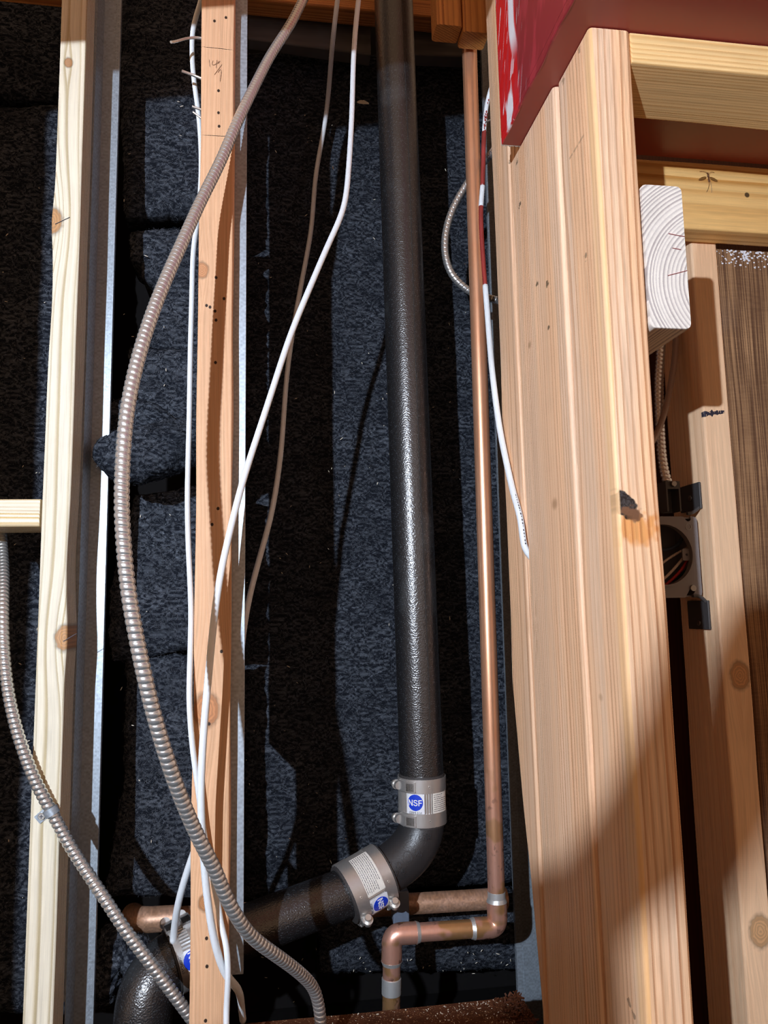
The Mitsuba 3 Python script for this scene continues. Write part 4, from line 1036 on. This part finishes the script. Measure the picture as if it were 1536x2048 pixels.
def batt(label, left, right, y, thick, seed, amp=0.008, res=0.0022, rag=0.004, fibres=2600, puff=0.016, lean=0.0, cat='insulation batt', name='insulation_batt', fine=0.0026):
    """A wool batt: left and right edges as lists of (x, z) from top to bottom, its front near depth y, ragged and puffed."""
    l, r = np.array(left)[:, [0, -1]], np.array(right)[:, [0, -1]]
    L = max(np.linalg.norm(np.diff(l, axis=0), axis=1).sum(), np.linalg.norm(np.diff(r, axis=0), axis=1).sum())
    nv = max(6, int(L / res))
    W = np.abs(r[:, 0].mean() - l[:, 0].mean())
    nu = max(6, int(W / res))

    def walk(q):
        s = np.concatenate([[0], np.cumsum(np.linalg.norm(np.diff(q, axis=0), axis=1))])
        u = np.linspace(0, s[-1], nv)
        return np.stack([np.interp(u, s, q[:, 0]), np.interp(u, s, q[:, 1])], 1)
    le, re = walk(l), walk(r)
    vv = np.linspace(0, 1, nv)
    for e, sg, o in ((le, 1, 0), (re, -1, 50)):
        p = np.stack([e[:, 0] * 60, e[:, 1] * 60, np.full(nv, seed + o)], 1)
        e[:, 0] += rag * 2.4 * (fbm_np(p, 4, seed + o) - 0.5)
    u = np.linspace(0, 1, nu)
    x = le[:, None, 0] * (1 - u) + re[:, None, 0] * u
    z = le[:, None, 1] * (1 - u) + re[:, None, 1] * u
    pt = np.stack([x[0] * 60, z[0] * 60, np.full(nu, seed + 90.)], 1)
    edge = np.minimum(np.minimum(np.arange(nu), np.arange(nu)[::-1])[None, :] * W / nu, np.minimum(np.arange(nv), np.arange(nv)[::-1])[:, None] * L / nv)
    wz = rag * 2.4 * (fbm_np(pt, 4, seed + 7) - 0.5)
    z = z + wz[None, :] * np.exp(-np.minimum(np.arange(nv), np.arange(nv)[::-1])[:, None] * L / nv / 0.012)
    P = np.stack([x, np.full_like(x, y), z], -1)
    low = fbm_np(P * [16, 1, 16] + seed, 3, seed) - 0.5
    warp = np.stack([fbm_np(P * 40 + 3, 2, seed + 5), 0 * x, fbm_np(P * 40 + 9, 2, seed + 6)], -1) * 0.02
    hi = fbm_np((P + warp) * [150, 1, 150] + seed, 3, seed + 1) - 0.5
    yy = y - lean * (z - z.mean()) + amp * low * 2 + fine * 2 * hi + puff * np.exp(-edge / 0.009)
    front = np.stack([x, yy, z], -1)
    back = np.stack([x, np.full_like(x, y + thick), z], -1)
    step = 8
    V = [front.reshape(-1, 3)]
    i, j = np.meshgrid(np.arange(nv - 1), np.arange(nu - 1), indexing='ij')
    a = i * nu + j
    Fc = [np.stack([a, a + nu, a + nu + 1], -1).reshape(-1, 3), np.stack([a, a + nu + 1, a + 1], -1).reshape(-1, 3)]
    rim = np.concatenate([np.arange(nu), np.arange(1, nv) * nu + nu - 1, (nv - 1) * nu + np.arange(nu - 1)[::-1], np.arange(1, nv - 1)[::-1] * nu])
    bverts = back.reshape(-1, 3)[rim]
    n0 = nu * nv
    V.append(bverts)
    k_ = len(rim)
    q = np.arange(k_)
    q2 = (q + 1) % k_
    Fc += [np.stack([rim[q], rim[q2], n0 + q2], 1), np.stack([rim[q], n0 + q2, n0 + q], 1)]
    V.append(bverts.mean(0)[None])
    Fc.append(np.stack([np.full(k_, n0 + k_), n0 + q, n0 + q2], 1))
    m = trimesh.Trimesh(np.vstack(V), np.vstack(Fc), process=False)
    k = thing(name, label, cat)
    obj('wool', m, 'black_wool', k, smooth=True)
    nrm = m.vertex_normals[:n0]
    nrm = np.where(nrm[:, 1:2] > 0, -nrm, nrm)
    if fibres:
        obj('loose_fibre', curly(front.reshape(-1, 3), nrm, fibres, 0.003, 0.011, 0.00034, seed), 'wool_fibre', k, smooth=False, kind='stuff')
    return k


YC = 1.275
batt('broad black wool batt filling the middle bay behind the drain pipe', [(-0.0562, 1.2750, 1.5832), (-0.0533, 1.2750, 1.0071), (-0.0490, 1.2750, 0.4952), (-0.0455, 1.2750, 0.1012)], [(0.5152, 1.2750, 1.6224), (0.4968, 1.2750, 1.0256), (0.4707, 1.2750, 0.4811), (0.4434, 1.2750, 0.0951)], YC, 0.10, 1, fibres=15000, amp=0.007)
batt('low black wool batt on the floor of the middle bay behind the copper elbows', [(0.0752, 1.2150, 0.0910), (0.0745, 1.2150, 0.0077)], [(0.4101, 1.2150, 0.0825), (0.4056, 1.2150, -0.0160)], 1.215, 0.09, 2, fibres=1600, amp=0.005)
YL = 1.075
batt('upper black wool batt between the pale and orange studs, top of its bay', [(-0.2393, 1.0850, 1.5390), (-0.2304, 1.0850, 1.3889), (-0.2218, 1.0850, 1.2755), (-0.2166, 1.0850, 1.1449)], [(-0.0547, 1.0850, 1.5612), (-0.0534, 1.0850, 1.3392), (-0.0524, 1.0850, 1.1593)], 1.085, 0.09, 3, fibres=2600)
batt('torn black wool piece under the upper batt of the left bay', [(-0.2040, 1.0850, 1.1238), (-0.2024, 1.0850, 1.0835), (-0.1913, 1.0850, 1.0609), (-0.1696, 1.0850, 1.0366), (-0.1728, 1.0850, 0.9815), (-0.1789, 1.0850, 0.9360)], [(-0.0523, 1.0850, 1.1489), (-0.0518, 1.0850, 1.0485), (-0.0511, 1.0850, 0.9403)], 1.085, 0.09, 4, fibres=1300, rag=0.008)
batt('black wool batt between the torn piece and the roll in the left bay', [(-0.2018, 1.0800, 0.9409), (-0.2047, 1.0800, 0.8890), (-0.1950, 1.0800, 0.8235), (-0.1887, 1.0800, 0.7875)], [(-0.0509, 1.0800, 0.9431), (-0.0506, 1.0800, 0.8782), (-0.0500, 1.0800, 0.7892)], 1.08, 0.09, 5, fibres=1000, rag=0.007)
batt('black wool batt below the roll in the left bay, its left edge bulging', [(-0.1919, 1.0900, 0.7290), (-0.2105, 1.0900, 0.6574), (-0.2235, 1.0900, 0.5915), (-0.2220, 1.0900, 0.5367), (-0.2157, 1.0900, 0.4945)], [(-0.0502, 1.0900, 0.7471), (-0.0494, 1.0900, 0.6100), (-0.0489, 1.0900, 0.5076)], 1.09, 0.09, 6, fibres=2000)
batt('lowest tall black wool batt of the left bay above the brown copper bend', [(-0.1992, 1.1000, 0.4988), (-0.1996, 1.1000, 0.4070), (-0.2015, 1.1000, 0.3212), (-0.2080, 1.1000, 0.2697), (-0.2159, 1.1000, 0.2253), (-0.2186, 1.1000, 0.1812)], [(-0.0493, 1.1000, 0.5001), (-0.0485, 1.1000, 0.3668), (-0.0473, 1.1000, 0.1648)], 1.10, 0.02, 7, fibres=3400)
batt('black wool batt left of the pale stud, in the leftmost bay', [(-0.5733, 1.1000, 1.3067), (-0.5412, 1.1000, 0.7873), (-0.5166, 1.1000, 0.3884), (-0.4963, 1.1000, 0.0592)], [(-0.2912, 1.1000, 1.3288), (-0.2744, 1.1000, 0.7907), (-0.2614, 1.1000, 0.3766), (-0.2508, 1.1000, 0.0360)], 1.10, 0.09, 8, fibres=4200)
batt('dark wool batt at the top of the leftmost bay', [(-0.6008, 1.1250, 1.5579), (-0.5866, 1.1250, 1.3285)], [(-0.2905, 1.1250, 1.5964), (-0.2834, 1.1250, 1.3576)], 1.125, 0.09, 9, fibres=500)


def clump(name, label, pts, rad, seed, flat=0.7, fibres=900, amp=0.006):
    """A rolled or crumpled lump of wool along the points."""
    p, s = spline(pts, 0.0022)
    t, A, B = frames(p)
    ns = 90
    ang = np.arange(ns) * 2 * np.pi / ns
    f = np.linspace(0, 1, len(p))
    rr = np.interp(f, np.linspace(0, 1, len(rad)), rad)
    rr = rr * np.sqrt(np.clip(1 - np.abs(2 * f - 1) ** 7, 0.02, 1))
    base = p[:, None] + rr[:, None, None] * (np.cos(ang)[None, :, None] * A[:, None] + flat * np.sin(ang)[None, :, None] * B[:, None])
    dirn = base - p[:, None]
    dirn /= np.linalg.norm(dirn, axis=-1, keepdims=True)
    n1 = fbm_np(base * 55 + seed, 4, seed) - 0.5
    n2 = fbm_np(base * [150, 150, 320] + seed, 3, seed + 3) - 0.5
    v = base + dirn * (amp * 2.2 * n1 + 0.0045 * n2)[..., None]
    m = lathe_rings(v)
    k = thing(name, label, 'insulation')
    obj('wool', m, 'black_wool', k, smooth=True)
    nr = m.vertex_normals
    obj('loose_fibre', curly(np.array(m.vertices), np.array(nr), fibres, 0.003, 0.010, 0.00034, seed), 'wool_fibre', k, smooth=False, kind='stuff')


clump('wool_roll', 'rolled wad of black wool bulging forward over the steel channel in the left bay', [(-0.2177, 0.9650, 0.7512), (-0.1961, 0.9670, 0.7556), (-0.1588, 0.9800, 0.7613), (-0.1241, 1.0000, 0.7780), (-0.0939, 1.0200, 0.7952), (-0.0804, 1.0600, 0.8105)], [0.028, 0.036, 0.037, 0.034, 0.030, 0.026], 21, 1.0, 1500)
clump('wool_roll', 'crumpled tuft of black wool sitting on top of the rolled wad', [(-0.2229, 1.0300, 0.8162), (-0.1940, 1.0300, 0.8236), (-0.1621, 1.0350, 0.8213), (-0.1294, 1.0400, 0.8106)], [0.018, 0.023, 0.022, 0.012], 22, 0.8, 500)
clump('wool_scrap', 'ragged scrap of black wool hanging below the brown copper bend', [(-0.1969, 1.0800, 0.1559), (-0.2004, 1.0600, 0.1340), (-0.2049, 1.0500, 0.1032), (-0.2089, 1.0450, 0.0710)], [0.022, 0.026, 0.020, 0.014], 23, 0.8, 500, 0.010)
clump('wool_scrap', 'narrow dangling scrap of black wool left of the bottom elbow', [(-0.1652, 1.0600, 0.1504), (-0.1691, 1.0500, 0.1237), (-0.1704, 1.0400, 0.0989), (-0.1738, 1.0350, 0.0738)], [0.012, 0.018, 0.013, 0.006], 24, 0.8, 300, 0.008)
# pale flecks of lint caught on the wool
fl = []
LINT = [(-0.002, 0.697, 1.236), (0.019, 0.619, 1.236), (0.065, 1.378, 1.236), (-0.037, 0.327, 1.236), (0.001, 1.124, 1.236), (0.124, 0.797, 1.236), (0.097, 0.788, 1.236), (0.067, 1.25, 1.236), (0.06, 0.285, 1.236), (0.043, 0.443, 1.236), (0.073, 1.381, 1.236), (0.082, 0.635, 1.236), (0.009, 1.426, 1.236), (0.102, 0.793, 1.236), (0.073, 0.271, 1.236), (0.072, 0.22, 1.236), (0.023, 0.369, 1.236), (0.03, 0.205, 1.236), (0.11, 1.333, 1.236), (-0.02, 1.148, 1.236), (0.119, 0.844, 1.236), (0.063, 1.031, 1.236), (0.043, 0.912, 1.236), (0.016, 0.643, 1.236), (0.052, 0.241, 1.236), (0.067, 0.211, 1.236), (0.093, 0.135, 1.236), (0.072, 1.232, 1.236), (0.094, 0.166, 1.236), (0.107, 0.664, 1.236), (0.079, 1.162, 1.236), (0.095, 0.658, 1.236), (0.006, 1.376, 1.236), (0.093, 0.136, 1.236), (-0.025, 0.371, 1.236), (0.027, 1.247, 1.236), (0.007, 0.409, 1.236), (0.109, 1.414, 1.236), (0.064, 1.409, 1.236), (0.079, 0.989, 1.236), (0.097, 0.147, 1.236), (0.039, 0.13, 1.236), (0.01, 1.356, 1.236), (0.061, 1.429, 1.236), (-0.009, 0.88, 1.236), (0.062, 1.241, 1.236), (-0.032, 0.29, 1.236), (0.01, 0.179, 1.236), (0.108, 0.924, 1.236), (0.034, 0.729, 1.236), (0.064, 0.629, 1.236), (0.05, 0.597, 1.236), (0.114, 0.747, 1.236), (0.029, 0.469, 1.236), (-0.002, 1.029, 1.236), (0.12, 0.728, 1.236), (0.052, 1.459, 1.236), (0.027, 0.65, 1.236), (-0.037, 0.604, 1.236), (0.067, 1.386, 1.236), (0.263, 0.756, 1.236), (0.279, 0.902, 1.236), (0.272, 0.426, 1.236), (0.136, 1.285, 1.236), (0.258, 0.168, 1.236), (0.179, 0.768, 1.236), (0.26, 0.944, 1.236), (0.208, 0.952, 1.236), (0.202, 0.597, 1.236), (0.192, 0.868, 1.236), (0.314, 1.344, 1.236), (0.242, 0.43, 1.236), (0.198, 1.07, 1.236), (0.312, 1.053, 1.236), (0.166, 0.795, 1.236), (0.293, 1.238, 1.236), (0.198, 0.924, 1.236), (0.311, 0.792, 1.236), (0.328, 1.147, 1.236), (0.194, 0.532, 1.236), (0.322, 0.776, 1.236), (0.181, 1.205, 1.236), (0.25, 1.114, 1.236), (0.29, 0.308, 1.236), (0.168, 0.995, 1.236), (0.297, 0.54, 1.236), (0.309, 0.912, 1.236), (0.156, 0.977, 1.236), (0.309, 1.009, 1.236), (0.201, 0.818, 1.236), (0.218, 0.828, 1.236), (0.344, 1.166, 1.236), (0.118, 0.199, 1.236), (0.3, 0.139, 1.236), (0.207, 0.186, 1.236), (0.342, 1.076, 1.236), (0.277, 0.311, 1.236), (0.269, 0.69, 1.236), (0.191, 0.915, 1.236), (0.183, 1.278, 1.236), (-0.152, 0.969, 1.078), (-0.133, 1.269, 1.078), (-0.112, 0.51, 1.078), (-0.107, 0.298, 1.078), (-0.114, 0.637, 1.078), (-0.199, 0.458, 1.078), (-0.195, 0.953, 1.078), (-0.139, 0.695, 1.078), (-0.156, 0.258, 1.078), (-0.148, 0.905, 1.078), (-0.173, 0.337, 1.078), (-0.153, 0.417, 1.078), (-0.179, 1.076, 1.078), (-0.147, 0.381, 1.078), (-0.183, 0.409, 1.078), (-0.109, 0.391, 1.078), (-0.132, 1.317, 1.078), (-0.137, 0.334, 1.078), (-0.208, 0.986, 1.078), (-0.179, 0.693, 1.078), (-0.165, 0.753, 1.078), (-0.137, 1.324, 1.078), (-0.212, 1.16, 1.078), (-0.206, 1.234, 1.078), (-0.103, 0.34, 1.078), (-0.198, 0.721, 1.078), (-0.18, 0.936, 1.078), (-0.168, 0.561, 1.078), (-0.15, 0.882, 1.078), (-0.192, 0.919, 1.078), (-0.351, 0.55, 1.093), (-0.323, 0.756, 1.093), (-0.373, 1.004, 1.093), (-0.334, 0.494, 1.093), (-0.319, 0.756, 1.093), (-0.307, 0.472, 1.093), (-0.341, 0.765, 1.093), (-0.322, 0.384, 1.093), (-0.327, 0.394, 1.093), (-0.345, 0.921, 1.093), (-0.32, 0.392, 1.093), (-0.361, 0.702, 1.093), (-0.319, 0.194, 1.093), (-0.309, 0.763, 1.093), (-0.295, 0.287, 1.093), (-0.347, 0.656, 1.093), (-0.339, 0.266, 1.093), (-0.305, 0.185, 1.093), (-0.306, 0.422, 1.093), (-0.314, 0.54, 1.093), (-0.351, 0.513, 1.093), (-0.379, 1.048, 1.093), (-0.335, 1.18, 1.093), (-0.376, 1.105, 1.093), (-0.321, 1.005, 1.093), (0.125, 0.016, 1.208), (0.15, 0.013, 1.208), (0.291, 0.001, 1.208), (0.365, 0.004, 1.208), (0.325, 0.028, 1.208), (0.316, 0.011, 1.208), (0.303, 0.027, 1.208), (0.311, -0.004, 1.208), (0.135, 0.033, 1.208), (0.263, 0.004, 1.208), (0.181, 0.034, 1.208), (0.183, 0.019, 1.208), (0.313, 0.016, 1.208), (0.213, 0.024, 1.208), (0.208, 0.024, 1.208), (0.14, 0.026, 1.208), (0.371, 0.01, 1.208), (0.312, 0.024, 1.208), (0.296, 0.004, 1.208), (0.292, 0.013, 1.208), (0.242, 0.013, 1.208), (0.351, 0.021, 1.208), (0.143, 0.017, 1.208), (0.356, 0.008, 1.208), (0.232, 0.011, 1.208), (-0.01, -0.018, 1.39), (-0.007, -0.064, 1.39), (0.018, -0.015, 1.39), (0.102, -0.127, 1.39), (0.014, -0.083, 1.39), (0.04, -0.107, 1.39), (0.079, -0.025, 1.39), (-0.003, 0.017, 1.39), (0.055, -0.04, 1.39), (-0.013, -0.031, 1.39)]
for px_, pz_, py_ in LINT:
    m = trimesh.creation.icosphere(subdivisions=1, radius=0.0006 + 0.0005 * rng.random())
    m.apply_scale([1 + 2.5 * rng.random(), 0.6, 0.7])
    m.apply_transform(trimesh.transformations.rotation_matrix(6.3 * rng.random(), [0, 1, 0]))
    m.apply_translation((px_, py_, pz_))
    fl.append(m)
obj('wool_fleck', merge(*fl), 'lint', smooth=True, label='pale flecks of lint caught on the black wool', cat='lint', kind='stuff')
k = thing('paper_scrap', 'small torn white scrap stuck to the black wool left of the drain pipe top', 'scrap')
q = [(0.1649, 1.2320, 1.4600)][0]
m = trimesh.creation.extrude_polygon(Polygon([(-0.011, 0.001), (-0.006, 0.004), (0.002, 0.005), (0.010, 0.001), (0.011, -0.002), (0.0, -0.003), (-0.010, -0.002)]), 0.0006, engine='earcut')
obj('sheet', trimesh.Trimesh(np.stack([m.vertices[:, 0] + q[0], m.vertices[:, 2] + q[1], m.vertices[:, 1] + q[2]], 1), m.faces[:, ::-1], process=False), 'lint', k, smooth=False)

# ------------------------------------------------------------------ the work lamp and the unseen boards added to shade it (beside and above the camera)
LA = np.array(LAMP_AT)
aim = unit(np.array([0.42, 0.98, -0.12]))
k = thing('work_lamp', 'small black work lamp left of the camera', 'lamp')
fr_ = Drum(LA - aim * 0.05, LA, LA + [0, 0, 1])
obj('housing', cyl(LA - aim * 0.060, LA - aim * 0.0015, 0.022, 32, 0.0135), 'lamp_black', k)
disc_v = np.array([LA] + [LA + LAMP_RADIUS * (math.cos(a) * fr_.e1 + math.sin(a) * fr_.e2) for a in np.linspace(0, 2 * np.pi, 33)[:-1]])
disc_f = np.array([[0, 1 + i, 1 + (i + 1) % 32] for i in range(32)])
dm = trimesh.Trimesh(disc_v, disc_f, process=False)
if dm.face_normals[0] @ aim < 0:
    dm.invert()
kk = key_for('lens', k)
scene[kk] = {**mikit.ply(dm, 'mat_lamp_black'), 'emitter': {'type': 'area', 'radiance': {'type': 'rgb', 'value': [LAMP_RADIANCE * c for c in LAMP_TINT]}}}

k = thing('added_shade_board', 'added unseen board above and before the camera, shading the top of the bays', 'board')  # added board, its lower edge sloped to cut the lamp light off
m = lumber('x', (-1.1, 0.43, 0.0), (0.04, 0.468, 0.14), 0.003, 0.001, 81)
v = m.vertices.copy()
v[:, 2] += 1.135 + 0.186 * (v[:, 0] + 0.319)
obj('timber', trimesh.Trimesh(v, m.faces, process=False), 'dark_timber', k)
k = thing('added_shade_upright', 'added unseen upright before and left of the camera, shading the leftmost bay', 'stud')  # added upright, placed to keep the lamp off the leftmost bay
obj('timber', lumber('z', (-0.50, 0.470, -0.118), (-0.387, 0.508, 1.145), 0.003, 0.001, 82), 'dark_timber', k)
k = thing('added_shade_prop', 'added unseen forked bars left of the camera, shading the post like an arm', 'prop')  # added bars standing in for a forearm, shaped to shade the post
obj('upright', tube([(-0.2475, -0.112, -0.118), (-0.2475, -0.112, 0.30), (-0.2475, -0.112, 0.55), (-0.2475, -0.112, 0.677)], [0.0210], 24, 0.01), 'dark_timber', k)
obj('arm', tube([(-0.246, -0.122, 0.672), (-0.243, -0.140, 0.690), (-0.234, -0.154, 0.710), (-0.198, -0.128, 0.7335), (-0.160, -0.100, 0.757)], [0.0145], 20, 0.01), 'dark_timber', k)
k = thing('added_shade_rail', 'added unseen sloping board left of and behind the camera, shading the bottom', 'board')  # added board that cuts the lamp light off low down
m = lumber('x', (0.0, 0.0, -0.14), (0.315, 0.030, 0.0), 0.002, 0.0005, 84)
v = m.vertices.copy()
f = v[:, 0] / 0.42
yy = 0.24 - 0.33 * f + v[:, 1] * 0.7
v = np.stack([-0.42 + 0.285 * f + v[:, 1] * 0.7, yy, 0.85 - 0.537 * (yy + 0.49) + v[:, 2]], 1)
obj('timber', trimesh.Trimesh(v, m.faces, process=False), 'dark_timber', k)
